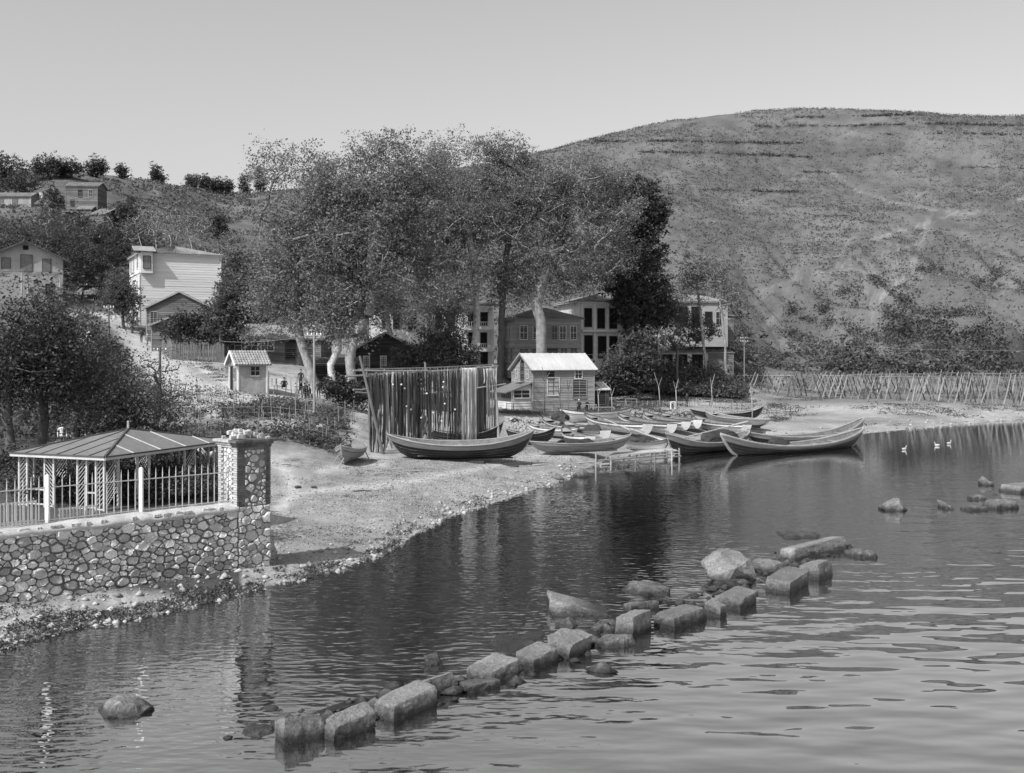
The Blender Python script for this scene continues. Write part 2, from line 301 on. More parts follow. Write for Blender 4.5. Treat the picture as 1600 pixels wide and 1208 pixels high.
t = mth(nt, 'MULTIPLY', mth(nt, 'MULTIPLY', at.outputs['Fac'], mth(nt, 'MULTIPLY', mapr(nt, f1, .3, .7, .66, 1.34), mapr(nt, noise(nt, vc, 26, 3, .7), .35, .65, .75, 1.25))), mapr(nt, f2, .3, .7, .78, 1.22))
nt.links.new(t, b.inputs['Base Color']); b.inputs['Roughness'].default_value = .95; b.inputs['Specular IOR Level'].default_value = .1; bump(nt, b, f1, .6, .06)
nr, nc = XX.shape; V = np.stack([XX, YY, ZZ], -1).reshape(-1, 3); T = tone.ravel()
ii = (np.arange(nr-1)[:, None]*nc+np.arange(nc-1)[None, :]); Q = np.stack([ii, ii+1, ii+nc+1, ii+nc], -1).reshape(-1, 4)
cen = lambda A: ((A[:-1, :-1]+A[1:, 1:])/2).ravel()
isroad = (cen(road/rw) < 27)*(cen(YY) > 85)*(cen(YY) < 200) > 0; ishill = (cen(hillw) > .5)*(~isroad); isbed = (cen(DD) < -.6)
for nm, msk in (('dirt_road', isroad), ('hillside', ishill), ('seabed', isbed), ('shore_ground', ~(isroad | ishill | isbed))):
    q = Q[msk]; u, inv = np.unique(q, return_inverse=True); me = npmesh(nm, V[u], inv.reshape(-1, 4), True)
    at = me.attributes.new('tone', 'FLOAT', 'POINT'); at.data.foreach_set('value', T[u].astype(np.float32))
    tag(link(nm, me, mg), kind='structure')
# ------------------------------------------------------------------ water
mw, nt, b = nodes('sea_water'); vc = vec(nt, 'Object')
swell = noise(nt, vec(nt, 'Object', (.5, 1, 1)), .95, 1.5, .4); rip = noise(nt, vec(nt, 'Object', (.6, 1.2, 1)), 3.6, 1, .4); fine = noise(nt, vc, 9, 2, .5)
sx = nt.nodes.new('ShaderNodeSeparateXYZ'); nt.links.new(vc, sx.inputs[0])
# sheltered side of the old mole: choppier little ripples; open side: smooth swell
side = mth(nt, 'ADD', mth(nt, 'MULTIPLY', sx.outputs[0], -.80), mth(nt, 'MULTIPLY', mth(nt, 'SUBTRACT', sx.outputs[1], 22), .60))
shel = mapr(nt, mth(nt, 'ADD', side, mth(nt, 'MULTIPLY', noise(nt, vc, .3, 3), 9)), .5, 10, 0, 1)
far = mapr(nt, sx.outputs[1], 38, 75, 1, .25)
hgt = mth(nt, 'ADD', mth(nt, 'MULTIPLY', mth(nt, 'MULTIPLY', swell, far), mapr(nt, shel, 0, 1, .072, .017)), mth(nt, 'ADD', mth(nt, 'MULTIPLY', mth(nt, 'MULTIPLY', rip, far), mapr(nt, shel, 0, 1, .0, .017)), mth(nt, 'MULTIPLY', mth(nt, 'MULTIPLY', fine, far), mapr(nt, shel, 0, 1, .0, .0008))))
bump(nt, b, hgt, 1.0, 1.0)
bed = mapr(nt, noise(nt, vc, .9, 6, .7), .35, .7, .004, .014); nt.links.new(bed, b.inputs['Base Color'])
b.inputs['Roughness'].default_value = 1; b.inputs['Specular IOR Level'].default_value = 0
bn = b.inputs['Normal'].links[0].from_socket; fr_ = nt.nodes.new('ShaderNodeFresnel'); fr_.inputs['IOR'].default_value = 1.33; nt.links.new(bn, fr_.inputs['Normal'])
gl = nt.nodes.new('ShaderNodeBsdfGlossy'); gl.inputs['Roughness'].default_value = .015; gl.inputs['Color'].default_value = (.95, .95, .95, 1); nt.links.new(bn, gl.inputs['Normal'])
mx = nt.nodes.new('ShaderNodeMixShader'); nt.links.new(mth(nt, 'POWER', fr_.outputs[0], .29), mx.inputs[0]); nt.links.new(b.outputs[0], mx.inputs[1]); nt.links.new(gl.outputs[0], mx.inputs[2]); nt.links.new(mx.outputs[0], nt.nodes['Material Output'].inputs[0])
wmb = MB().add([(-2500,-300,0),(2500,-300,0),(2500,420,0),(-2500,420,0)], [(0,1,2,3)])
tag(wmb.build('sea_water', mw), kind='structure')
# ------------------------------------------------------------------ buildings
def cliprow(poly, z0, z1):
    """x extents of a convex (x,z) outline at heights z0 and z1"""
    def ext(z):
        xs = []
        for (a, b), (c, d) in zip(poly, poly[1:]+poly[:1]):
            if (b-z)*(d-z) <= 0 and abs(b-d) > 1e-9: xs.append(a+(c-a)*(z-b)/(d-b))
            elif abs(b-d) <= 1e-9 and abs(b-z) < 1e-6: xs += [a, c]
        return (min(xs), max(xs)) if xs else None
    return ext(z0+1e-4), ext(z1-1e-4)
def board_wall(mb, to3, poly, bh, lip=.05):
    """horizontal lapped boards filling an outline; to3(x, z, outward) -> local point"""
    z0 = min(p[1] for p in poly); zt_ = max(p[1] for p in poly); k = max(1, round((zt_-z0)/bh)); bh = (zt_-z0)/k
    for i in range(k):
        a, b = z0+i*bh, z0+(i+1)*bh; e0, e1 = cliprow(poly, a, b)
        if not e0 or not e1: continue
        j = random.uniform(-.006, .006)
        v = [to3(e0[0], a, lip+j), to3(e0[1], a, lip+j), to3(e1[1], b, j), to3(e1[0], b, j), to3(e0[0], a, 0), to3(e0[1], a, 0)]
        mb.add(v, [(0, 1, 2, 3), (4, 5, 1, 0)])
def window(par, to3, x, z, w, h, st='dark', name='window'):
    fm, pm = {'dark': (M['frame'], M['glass']), 'open': (M['framedark'], M['dark']), 'bright': (M['frame'], M['paneloom']), 'shut': (M['framedark'], M['shutter']), 'grey': (M['greywood'], M['glass']), 'door': (M['framedark'], M['dark'])}[st]
    def bx(mb, x0, x1, z0, z1, d0, d1):
        p = [to3(x0, z0, d0), to3(x1, z0, d0), to3(x1, z1, d0), to3(x0, z1, d0)]; q = [to3(x0, z0, d1), to3(x1, z0, d1), to3(x1, z1, d1), to3(x0, z1, d1)]
        mb.add(p+q, [(3,2,1,0),(4,5,6,7),(0,1,5,4),(1,2,6,5),(2,3,7,6),(3,0,4,7)])
    t = min(.09, w*.12); f = MB()
    bx(f, x-t, x, z-t, z+h+t, .01, .09); bx(f, x+w, x+w+t, z-t, z+h+t, .01, .09); bx(f, x, x+w, z+h, z+h+t, .01, .09); bx(f, x, x+w, z-t*1.3, z, .01, .12)
    fo = f.build(name, fm, par)
    if st == 'shut':
        for a in (0, 1):
            p = MB(); k = max(4, int(h/.16))
            for i in range(k): bx(p, x+a*w/2+.02, x+(a+1)*w/2-.02, z+i*h/k, z+(i+.75)*h/k, .02, .07)
            p.build('shutter', pm, fo)
    else:
        p = MB(); bx(p, x, x+w, z, z+h, .012, .04); p.build('pane', pm, fo)
        if st in ('dark', 'bright', 'grey'):
            g = MB(); t2 = .025 if st != 'bright' else .03
            bx(g, x+w/2-t2, x+w/2+t2, z, z+h, .042, .065)
            for q in ((.5,) if st != 'bright' else (.25, .5, .75)): bx(g, x, x+w/2-t2, z+h*q-t2, z+h*q+t2, .042, .065); bx(g, x+w/2+t2, x+w, z+h*q-t2, z+h*q+t2, .042, .065)
            g.build('glazing_bar', fm if st != 'bright' else M['framedark'], fo)
    return fo
def roof_slab(par, p, mat, th=.12, tile=0, name='roof'):
    """p: four corners eave-left, eave-right, ridge-right, ridge-left (local); optional rows of tiles"""
    p = [Vector(q) for q in p]; nrm = (p[1]-p[0]).cross(p[3]-p[0]).normalized()
    if nrm.z < 0: nrm = -nrm
    mb = MB(); mb.prism([q-nrm*th for q in p], nrm*th)
    if tile:
        L = max((p[3]-p[0]).length, (p[2]-p[1]).length); k = max(2, int(L/tile)); wd = max((p[1]-p[0]).length, (p[2]-p[3]).length); c = max(2, int(wd/(tile*.8)))
        q = lambda u, v: p[0].lerp(p[1], u).lerp(p[3].lerp(p[2], u), v)
        for i in range(k):
            for j in range(c):
                a, b_, u0, u1 = i/k, min(1, (i+1.08)/k), j/c, (j+1)/c
                n1_, n2_ = nrm*(.075+random.uniform(0, .02)), nrm*.02; um = (u0+u1)/2
                mb.add([q(u0, a)+nrm*.015, q(um, a)+n1_, q(u1, a)+nrm*.015, q(u1, b_)+n2_*.5, q(um, b_)+n2_*2, q(u0, b_)+n2_*.5], [(0, 1, 4, 5), (1, 2, 3, 4)])
    return mb.build(name, mat, par)
def house(name, label, cat, px, Y, rot, W_, D, Hh, roof=('gf', 1.5, .5), wall='clapgrey', roofm='tile', board=.22, wins=(), z=None, tile=.34, group=None, base=None, fascia=None, chimney=None, drop=1.0):
    z = G(px, Y) if z is None else z; h = empty(name, (X(px, Y), Y, z), R(rot), label, cat, group); rt, rise, ov = roof; z0 = -drop
    fr = {'f': lambda x, zz, o: (x, -o, zz), 'b': lambda x, zz, o: (W_-x, D+o, zz), 'l': lambda x, zz, o: (-o, D-x, zz), 'r': lambda x, zz, o: (W_+o, x, zz)}
    for s in 'fblr':
        wd = W_ if s in 'fb' else D; poly = [(0, z0), (wd, z0), (wd, Hh), (0, Hh)]
        if (rt == 'gf' and s in 'fb') or (rt == 'gs' and s in 'lr'): poly = [(0, z0), (wd, z0), (wd, Hh), (wd/2, Hh+rise), (0, Hh)]
        if rt == 'shed' and s in 'lr': poly = [(0, z0), (wd, z0), (wd, Hh+(rise if s == 'r' else 0)), (0, Hh+(0 if s == 'r' else rise))]
        if rt == 'shed' and s == 'b': poly = [(0, z0), (wd, z0), (wd, Hh+rise), (0, Hh+rise)]
        mb = MB()
        if board: board_wall(mb, fr[s], poly, board, .022 if wall == 'whiteclap' else .05)
        else: mb.prism([fr[s](x, q, .02) for x, q in poly], Vector(fr[s](0, 0, 0))-Vector(fr[s](0, 0, .16)))
        mb.build('wall', M[wall], h)
    for x, y in ((0, 0), (W_, 0), (0, D), (W_, D)): MB().box(x-.07, x+.07, y-.07, y+.07, z0, Hh).build('corner_board', M[fascia or wall], h)
    if base: MB().box(-.06, W_+.06, -.06, D+.06, z0, base).build('plinth', M['offwhite'], h)
    for w in wins: window(h, fr[w[0]], *w[1:])
    tl = tile if roofm != 'tin' else 0
    if rt == 'gf':
        e = rise*ov/(W_/2)
        for sx in (0, 1):
            x0, xm = (-ov, W_/2) if sx == 0 else (W_+ov, W_/2)
            a = [(x0, -ov, Hh-e+.03), (x0, D+ov, Hh-e+.03), (xm, D+ov, Hh+rise+.03), (xm, -ov, Hh+rise+.03)]
            if sx == 0: a = [a[1], a[0], a[3], a[2]]
            roof_slab(h, a, M[roofm], .12, tl)
        f = MB()
        for x0 in (-ov, W_+ov): f.beam((x0, -ov-.04, Hh-e-.04), (W_/2, -ov-.04, Hh+rise-.04), .05, .2)
        f.build('bargeboard', M[fascia or 'midwood'], h)
    elif rt == 'gs':
        e = rise*ov/(D/2)
        roof_slab(h, [(-ov, -ov, Hh-e+.03), (W_+ov, -ov, Hh-e+.03), (W_+ov, D/2, Hh+rise+.03), (-ov, D/2, Hh+rise+.03)], M[roofm], .12, tl)
        roof_slab(h, [(W_+ov, D+ov, Hh-e+.03), (-ov, D+ov, Hh-e+.03), (-ov, D/2, Hh+rise+.03), (W_+ov, D/2, Hh+rise+.03)], M[roofm], .12, tl)
        f = MB()
        for y0 in (-ov, D+ov): f.beam((-ov-.04, y0, Hh-e-.04), (-ov-.04, D/2, Hh+rise-.04), .05, .2)
        f.build('bargeboard', M[fascia or 'midwood'], h)
    elif rt == 'shed':
        roof_slab(h, [(-ov, -ov, Hh-rise*ov/D+.03), (W_+ov, -ov, Hh-rise*ov/D+.03), (W_+ov, D+ov, Hh+rise*(1+ov/D)+.03), (-ov, D+ov, Hh+rise*(1+ov/D)+.03)], M[roofm], .1, tl)
    elif rt == 'hip':
        m = min(W_, D)/2; zz = Hh+.03
        A, B, C_, D_ = (-ov, -ov, zz), (W_+ov, -ov, zz), (W_+ov, D+ov, zz), (-ov, D+ov, zz)
        if W_ >= D: r1, r2 = (m, D/2, zz+rise), (W_-m, D/2, zz+rise)
        else: r1, r2 = (W_/2, m, zz+rise), (W_/2, D-m, zz+rise)
        if W_ >= D: fs = [(A, B, r2, r1), (C_, D_, r1, r2), (D_, A, r1, r1), (B, C_, r2, r2)]
        else: fs = [(A, B, r1, r1), (C_, D_, r2, r2), (D_, A, r1, r2), (B, C_, r2, r1)]
        for f in fs: roof_slab(h, f, M[roofm], .1, tl)
        MB().box(-ov+.05, W_+ov-.05, -ov+.05, D+ov-.05, zz-.16, zz-.11).build('soffit', M[fascia or wall], h)
    if chimney:
        c = MB(); x, y, zt_ = chimney; c.box(x-.3, x+.3, y-.3, y+.3, Hh, zt_).box(x-.38, x+.38, y-.38, y+.38, zt_, zt_+.15); c.build('chimney', M['offwhite'], h)
    return h, fr
# tall white clapboard house beside the hill road
hw, fr = house('clapboard_house', 'tall white clapboard house with a nearly blank side wall beside the hill road', 'house', 218, 155, 26, 11.4, 11, 11.5, ('hip', 1.6, .45), 'whiteclap', 'tilelight', .36,
    [('l', 1.2, 9.2, 1.2, 2.2, 'dark'), ('l', 4.2, 9.2, 1.2, 2.2, 'dark'), ('l', 8.4, 9.4, 1.5, 2.1, 'dark'), ('l', 8.2, 5.2, 1.3, 2.4, 'dark'), ('l', 4, 5.2, 1.2, 2.4, 'dark'), ('l', 8.3, .6, 1.4, 2.5, 'shut'), ('l', 4.2, .6, 1.4, 2.5, 'shut')], z=10.6, fascia='white')
bay = MB(); bay.box(.1, 1.7, -.75, -.08, 8.6, 11.6); bay.build('corner_bay', M['whiteclap'], hw)
window(hw, lambda x, z, o: (x, -.75-o, z), .45, 9.3, .9, 1.7, 'shut')
roof_slab(hw, [(-.9, -1.4, 11.7), (2.1, -1.4, 11.7), (2.1, 1.4, 12.6), (-.9, 1.4, 12.6)], M['tilelight'], .1, 0, 'bay_roof')
dt = MB()
for x, y0, y1 in ((-.06, -.1, 11.05),): dt.box(-.14, -.05, y0, y1, 8.6, 8.8).box(-.14, -.05, y0, y1, 4.5, 4.7)
dt.build('string_course', M['white'], hw)
house('wooden_house', 'dark weathered plank house with a low gable in front of the tall white house', 'house', 229, 142, 10, 8.3, 8, 3.9, ('gf', 2.1, .35), 'midwood', 'tile', .24, [('f', .5, 1.5, .8, 1.8, 'grey')], z=9.9, fascia='greywood')
house('wooden_shed', 'low plank shed with a pale doorway end below the dark gabled house', 'shed', 237, 132, 14, 5.2, 6, 2.7, ('gf', 1.1, .4), 'midwood', 'tilelight', .24, [('l', 1, .1, .9, 2, 'shut'), ('l', 3, .1, .9, 2, 'shut')], z=8.6, fascia='greywood')
house('gabled_shed', 'small outbuilding with a tiled roof just right of the tall white house', 'shed', 336, 165, 15, 4, 4, 5.2, ('gs', 1.2, .3), 'midwood', 'tile', .25, z=11.5)
# pale gabled house at the left edge
house('gabled_house', 'pale gabled house with three shuttered windows at the left edge', 'house', -22, 150, 25, 9.9, 10, 6.2, ('gf', 2.3, .9), 'greyplaster', 'tile', 0,
    [('f', 2.0, 4.3, 1.0, 1.8, 'shut'), ('f', 4.4, 4.4, 1.4, 2.2, 'shut'), ('f', 7.2, 4.3, 1.0, 1.8, 'shut'), ('f', 4.7, 7.4, .6, .5, 'open'), ('f', 7.6, 1, 1.0, 1.6, 'open')], z=14.9, fascia='darkwood')
for lab, px0, px1, py0, py1, Y in (('flat dark porch roof on one white post in front of the pale gabled house', -10, 37, 420, 425, 147), ('tiled porch roof with a small hipped end in front of the pale gabled house', 38, 98, 424, 430, 148)):
    e = empty('porch', P((px0+px1)/2, py1+34, Y), 0, lab, 'porch'); m4 = e.matrix_basis.copy(); o = Vector(e.location)
    a, b2 = P(px0, py1, Y)-o, P(px1, py1, Y)-o; up = Vector((0, 2.2, .55))
    roof_slab(e, [a, b2, b2+up-Vector((.8, 0, 0)), a+up+Vector((.4, 0, 0))], M['tile'], .14, .34)
    for t in (.08, .92): MB().beam(a.lerp(b2, t)+Vector((0, .1, -.15)), Vector((a.lerp(b2, t).x, a.y+.1, -.6)), .16).build('post', M['greywood'], e)
# houses high on the left hillside
house('hillside_house', 'dark two storey house with a long tiled roof high on the left hillside', 'house', 103, 232, 3, 6.6, 6, 4.6, ('gs', 1.1, .35), 'midwood', 'tilelight', .3, [('f', 2.6, 2.2, .8, 1.5, 'open'), ('f', 4.8, 2.2, .8, 1.5, 'grey'), ('f', 1, .3, .8, 1.2, 'open')], z=39)
house('hillside_shed', 'small pale roofed shed right below the long roofed hillside house', 'shed', 140, 222, -12, 3.2, 4, 1.6, ('shed', 1.5, .3), 'midwood', 'tilelight', .3, z=34.6)
house('hillside_hut', 'low hut with a pale tiled roof just left of the sloping hillside shed', 'hut', 121, 225, 0, 2.8, 3, 1.7, ('gs', .7, .3), 'midwood', 'tilelight', .3, z=36)
house('tiled_house', 'weathered house with a pale chimney under trees left on the hillside', 'house', 57, 235, 6, 6, 5, 3.2, ('gs', 1, .4), 'midwood', 'tile', .3, [('f', 1.2, 1, .7, 1.2, 'open'), ('f', 3.6, 1, .7, 1.2, 'grey')], z=37, chimney=(.4, 2, 5.6))
house('terrace_house', 'low long roofed house half hidden at the far left of the hillside', 'house', -12, 240, 0, 8.5, 5, 3.6, ('gs', 1, .4), 'greywood', 'tilelight', .3, [('f', 1.4, 1.2, 1, 1.6, 'shut'), ('f', 4.5, 1.2, 1, 1.6, 'shut')], z=39)
house('long_shed', 'long low tiled shed below the chimney house on the hillside', 'shed', 43, 218, 0, 5.4, 3, 1.8, ('gs', .6, .3), 'greywood', 'tilelight', .3, z=32.2)
house('roadside_house', 'low dark house with two small windows at the top of the hill road', 'house', 121, 168, -3, 6.0, 5, 2.6, ('gs', 1, .5), 'midwood', 'tilelight', 0, [('f', 2.6, 1.1, .6, .9, 'dark'), ('f', 3.9, 1.1, .6, .9, 'dark')], z=14.4)
house('white_shed', 'tiny white gabled shed among the dark bushes left of the road', 'shed', 120, 104, 8, 1.45, 2, .75, ('gf', .4, .1), 'white', 'tin', .2, z=P(0, 529, 104).z, drop=1.6)
# small sentry-like hut
hh, fr = house('small_hut', 'small tiled hut with a bright open doorway end on the slope', 'hut', 372, 93, 30, 2.5, 2.6, 2.75, ('gs', .95, .35), 'greywood', 'tilelight', 0, [('f', 1.1, 1.6, .75, .75, 'grey'), ('l', .55, .35, .6, 2.0, 'door'), ('l', 1.5, 1.3, .5, .9, 'grey')], z=G(386, 94)-.05, fascia='white', tile=.3)
MB().box(-.5, .3, -.5, .1, -.4, .18).build('step', M['coping'], hh)
# long low house behind, under the plane trees
house('low_house', 'long low house with a tiled roof and glazed front under the plane trees', 'house', 348, 127, -2, 11.5, 6, 2.75, ('gs', 1.5, .6), 'midwood', 'tilelight', .24,
    [('f', .7, 1.1, 1.5, 1.2, 'dark'), ('f', 2.7, 1.1, 1.4, 1.2, 'dark'), ('f', 4.6, 1.1, 1.4, 1.2, 'dark'), ('f', 7.4, .1, 1.2, 2.2, 'door'), ('f', 9.3, .9, 1.2, 1.4, 'open')], z=G(400, 126))
# dark cabin
house('dark_cabin', 'dark plank cabin with a gable and two white paned windows behind the nets', 'cabin', 555, 118, 6, 6.6, 7.5, 4.1, ('gf', 1.75, .45), 'darkwood', 'tile', .2, [('f', .95, 1.75, .58, 1.45, 'bright'), ('f', 2.75, 1.75, .58, 1.45, 'bright'), ('f', 5.0, 1.75, .58, 1.45, 'dark')], z=P(0, 603, 118).z, fascia='greywood', tile=.38)
# shed roof lean-to between trunks
house('tree_shelter', 'dark low lean-to shelter between the plane tree trunks', 'shelter', 482, 112, 0, 4.6, 3, 2.2, ('shed', .5, .3), 'darkwood', 'tile', .25, [('f', .4, .3, 3.6, 1.6, 'open')], z=G(500, 112), drop=.3)
# pale building behind the cabin
house('plaster_building', 'pale plastered building with dark tall windows behind the dark cabin', 'building', 578, 152, 0, 12.6, 8, 6.2, ('hip', 1.3, .4), 'offwhite', 'tile', 0,
    [('f', 1.7, 3.5, .8, 2, 'open'), ('f', 3.3, 3.5, .8, 2, 'open'), ('f', 5.4, 3.2, 1, 2.4, 'open'), ('f', 9.2, 3.5, .8, 2, 'open'), ('f', 10.9, 3.4, .9, 2.1, 'open')], z=P(0, 552, 152).z)
# balconied white house seen between trunks
hb, fr = house('balcony_house', 'white house with balconies seen between the tall plane trunks', 'house', 722, 150, 8, 4.3, 8, 8.9, ('hip', .8, .9), 'white', 'tile', 0, [('f', .9, 6.2, .9, 1.7, 'open'), ('f', 2.6, 6.2, .9, 1.7, 'open'), ('f', .9, 3.2, .8, 1.9, 'open'), ('f', 2.6, 3.2, .8, 1.9, 'open'), ('f', .8, .4, .9, 2, 'open'), ('f', 2.6, .4, .9, 2, 'open')], z=P(0, 578, 150).z)
for zz in (2.7, 5.7):
    q = MB().box(0, 4.3, -1.1, -.03, zz-.2, zz); bo = q.build('balcony', M['white'], hb); r = MB()
    r.box(0, 4.3, -1.1, -1.03, zz+.85, zz+.92)
    for i in range(16): r.box(.05+i*.28, .11+i*.28, -1.09, -1.04, zz, zz+.85)
    r.build('balustrade', M['white'], bo)
for x in (.08, 4.2): MB().box(x-.1, x+.1, -1.1, -.9, -.5, 8.8).build('balcony_post', M['white'], hb)
# row house
hr, fr = house('row_house', 'weathered two storey wooden house with a hipped roof behind the tin roofed boathouse', 'house', 806, 146, 12, 9.0, 8, 7.1, ('hip', 1.55, .5), 'clapgrey', 'tile', .26,
    [('f', .6, 4.3, .95, 1.75, 'dark'), ('f', 2.4, 4.3, .95, 1.75, 'dark'), ('f', 5.0, 4.3, .7, 1.75, 'grey'), ('f', 6.1, 4.3, .8, 1.75, 'dark'), ('f', 7.6, 4.3, .8, 1.75, 'dark'), ('f', .5, 1.6, 1.2, 1.4, 'grey'), ('f', 2.2, 1.6, 1.2, 1.4, 'grey'), ('f', 4.4, .6, 1.3, 2.4, 'door'), ('f', 6.2, 1.4, .9, 1.7, 'grey'), ('f', 7.6, 1.4, .9, 1.7, 'grey'),
     ('l', 1, 4.3, .8, 1.75, 'dark'), ('l', 2.8, 4.3, .8, 1.75, 'dark'), ('l', 4.8, 4.3, .8, 1.75, 'dark'), ('l', 6.4, 4.3, .8, 1.75, 'dark'), ('l', 2, 1.4, .9, 1.7, 'grey'), ('l', 5, 1.4, .9, 1.7, 'grey')], z=P(0, 580, 146).z)
MB().box(-.12, 9.12, -.14, -.05, 3.6, 3.8).build('string_course', M['greywood'], hr)
# villa with stone balcony
hv, fr = house('plaster_villa', 'pale plastered villa with tall dark French windows and a narrow balcony beside the dark evergreen', 'house', 905, 152, 14, 8.2, 10, 8.5, ('hip', 1.3, .7), 'offwhite', 'tilelight', 0,
    [('f', .8, 5.0, 1.0, 2.5, 'open'), ('f', 2.7, 4.8, 1.0, 2.7, 'open'), ('f', 4.5, 4.8, 1.0, 2.7, 'open'), ('f', .8, 0.6, 1.1, 3.1, 'open'), ('f', 2.8, .6, 1.1, 3.0, 'open'), ('f', 4.5, .6, 1.1, 3.0, 'open'), ('f', 6.6, 4.8, .9, 2.5, 'open')], z=P(0, 566, 152).z, fascia='white')
MB().box(.2, 8.0, -.9, -.06, 4.25, 4.5).build('balcony', M['white'], hv)
cc = MB()
for x in (.25, 2.1, 4.0, 5.8, 7.8): cc.box(x, x+.3, -.16, -.05, -.5, 4.25).box(x, x+.3, -.16, -.05, 4.5, 8.2)
cc.box(.1, 8.1, -.22, -.05, 8.22, 8.45); cc.build('pilaster', M['white'], hv)
# right-hand hillside house, terrace shed
house('hillside_villa', 'half hidden pale house with dark openings on the slope right of the evergreen', 'house', 1040, 172, 6, 10, 7, 4.6, ('hip', 1.2, .4), 'greyplaster', 'tilelight', 0, [('f', 2.2, .8, 1.3, 3, 'open'), ('f', 4.2, .8, 1.3, 3, 'open'), ('f', 6.4, 1, 1.1, 2, 'open'), ('f', 8.2, 1, 1, 2, 'grey')], z=P(0, 517, 172).z, drop=2.5)
house('open_stall', 'open fronted stall with dark bays and pale bundles on the embankment', 'stall', 1030, 160, 2, 7.2, 4, 2.6, ('shed', .5, .4), 'offwhite', 'tile', 0, [('f', .4, .2, 1.5, 2, 'open'), ('f', 2.5, .2, 1.6, 2, 'open'), ('f', 4.9, .2, 1.5, 2, 'open')], z=G(1060, 160))
for i, (px, s, lab) in enumerate(((1038, .8, 'smaller pale heaped bundle at the left of the open stall'), (1075, 1.15, 'large pale tilted bundle in front of the middle bay of the open stall'), (1096, .7, 'small pale bundle at the right end of the open stall'))):
    v = [(random.uniform(-.9, .9)*s, random.uniform(-.5, .5)*s, random.uniform(0, .75)*s) for _ in range(18)]; bm = bmesh.new()
    for q in v: bm.verts.new(q)
    bmesh.ops.convex_hull(bm, input=bm.verts); me = bpy.data.meshes.new('bundle'); bm.to_mesh(me); bm.free()
    o = link('bundle', me, M['clothpale']); o.location = GP(px, 158.6, .05); tag(o, lab, 'bundle', 'bundles by the open stall')
house('timber_shed', 'dark horizontal plank shed by the two bare slanting trunks', 'shed', 1108, 160, -3, 3.5, 4, 3.5, ('shed', .4, .2), 'midwood', 'tile', .3, z=G(1120, 160))
house('slope_cabin', 'small cabin with a flat pale eave on the slope behind the bare trunks', 'cabin', 1108, 182, -4, 4, 4, 2.9, ('shed', .4, .3), 'midwood', 'tilelight', .3, [('f', .6, 1, .7, 1.1, 'open'), ('f', 2.2, 1, .8, 1.1, 'grey')], z=P(0, 520, 182).z, drop=2)
# ------------------------------------------------------------------ boathouse with tin roof
hz = P(0, 632, 128).z
hb2, fr = house('boathouse', 'two storey wooden boathouse with a bright tin roof and lean-to porch', 'boathouse', 833, 127, 26, 8.2, 5.6, 4.4, ('gs', 1.75, .35), 'clapgrey', 'tin', .2,
    [('f', 1.9, 3.2, .8, 1.0, 'open'), ('f', 5.6, 3.2, .9, 1.0, 'dark'), ('f', 1.9, 1.25, 1.5, 2.0, 'bright'), ('f', 5.3, .9, 1.8, 2.1, 'grey'), ('l', 1.2, 3.2, .45, 1.05, 'dark'), ('l', 2.45, 2.95, .8, 2.1, 'open'), ('l', 4.0, 3.2, .45, 1.05, 'dark')], z=hz-.15, fascia='greywood')
MB().prism([(0, y, z) for y, z in ((2.25+.0, 5.05), (3.15, 5.05), (2.7, 5.75))], (-.1, 0, 0)).build('window_arch', M['dark'], hb2)
MB().box(-.7, -.05, 1.9, 3.6, 2.72, 2.86).build('window_ledge', M['greywood'], hb2)
seam = MB()
for i in range(13):
    x = -.35+i*.74; seam.beam((x, -.35, 4.4-.22+.07), (x, 2.8, 6.15+.07), .05, .05)
seam.build('roof_seam', M['tin'], hb2)
# porch with shed roof on the gable end
pr = MB(); board_wall(pr, lambda x, z, o: (-2.6+x, .4-o, z), [(0, -.6), (2.55, -.6), (2.55, 2.55), (0, 1.9)], .3); board_wall(pr, lambda x, z, o: (-2.6-o, 4.6-x, z), [(0, -.6), (4.2, -.6), (4.2, 1.9), (0, 1.9)], .3)
po = pr.build('porch', M['offwhite'], hb2)
roof_slab(po, [(-3.5, 4.9, 1.6), (-3.5, .1, 1.6), (-.04, .1, 2.75), (-.04, 4.9, 2.75)], M['roofpanel'], .1, 0, 'porch_roof')
window(hb2, lambda x, z, o: (-2.6+x, .36-o, z), .25, 1.0, 2.05, .85, 'dark')
wg = MB()
for i in range(5): wg.box(-2.72, -2.66, .6+i*.5, 1.0+i*.5, .95, 1.7)
wg.build('porch_glazing', M['glass'], po)
roof_slab(hb2, [(8.3, .8, 3.1), (8.3, 5.4, 3.1), (9.6, 5.4, 2.1), (9.6, .8, 2.1)][::-1], M['tin'], .06, 0, 'loose_roof_sheet')
ln = MB(); ln.beam((9.5, .9, -.4), (9.5, .9, 2.1), .12); ln.beam((9.5, 5.2, -.4), (9.5, 5.2, 2.1), .12); ln.build('post', M['greywood'], hb2)
house('lean_to', 'low dark lean-to with a ragged pale roof at the right end of the boathouse', 'shed', 922, 131, 12, 2.3, 3, 1.9, ('shed', .7, .3), 'darkwood', 'tin', .2, [('f', .3, .1, 1.6, 1.6, 'open')], z=hz-.2)
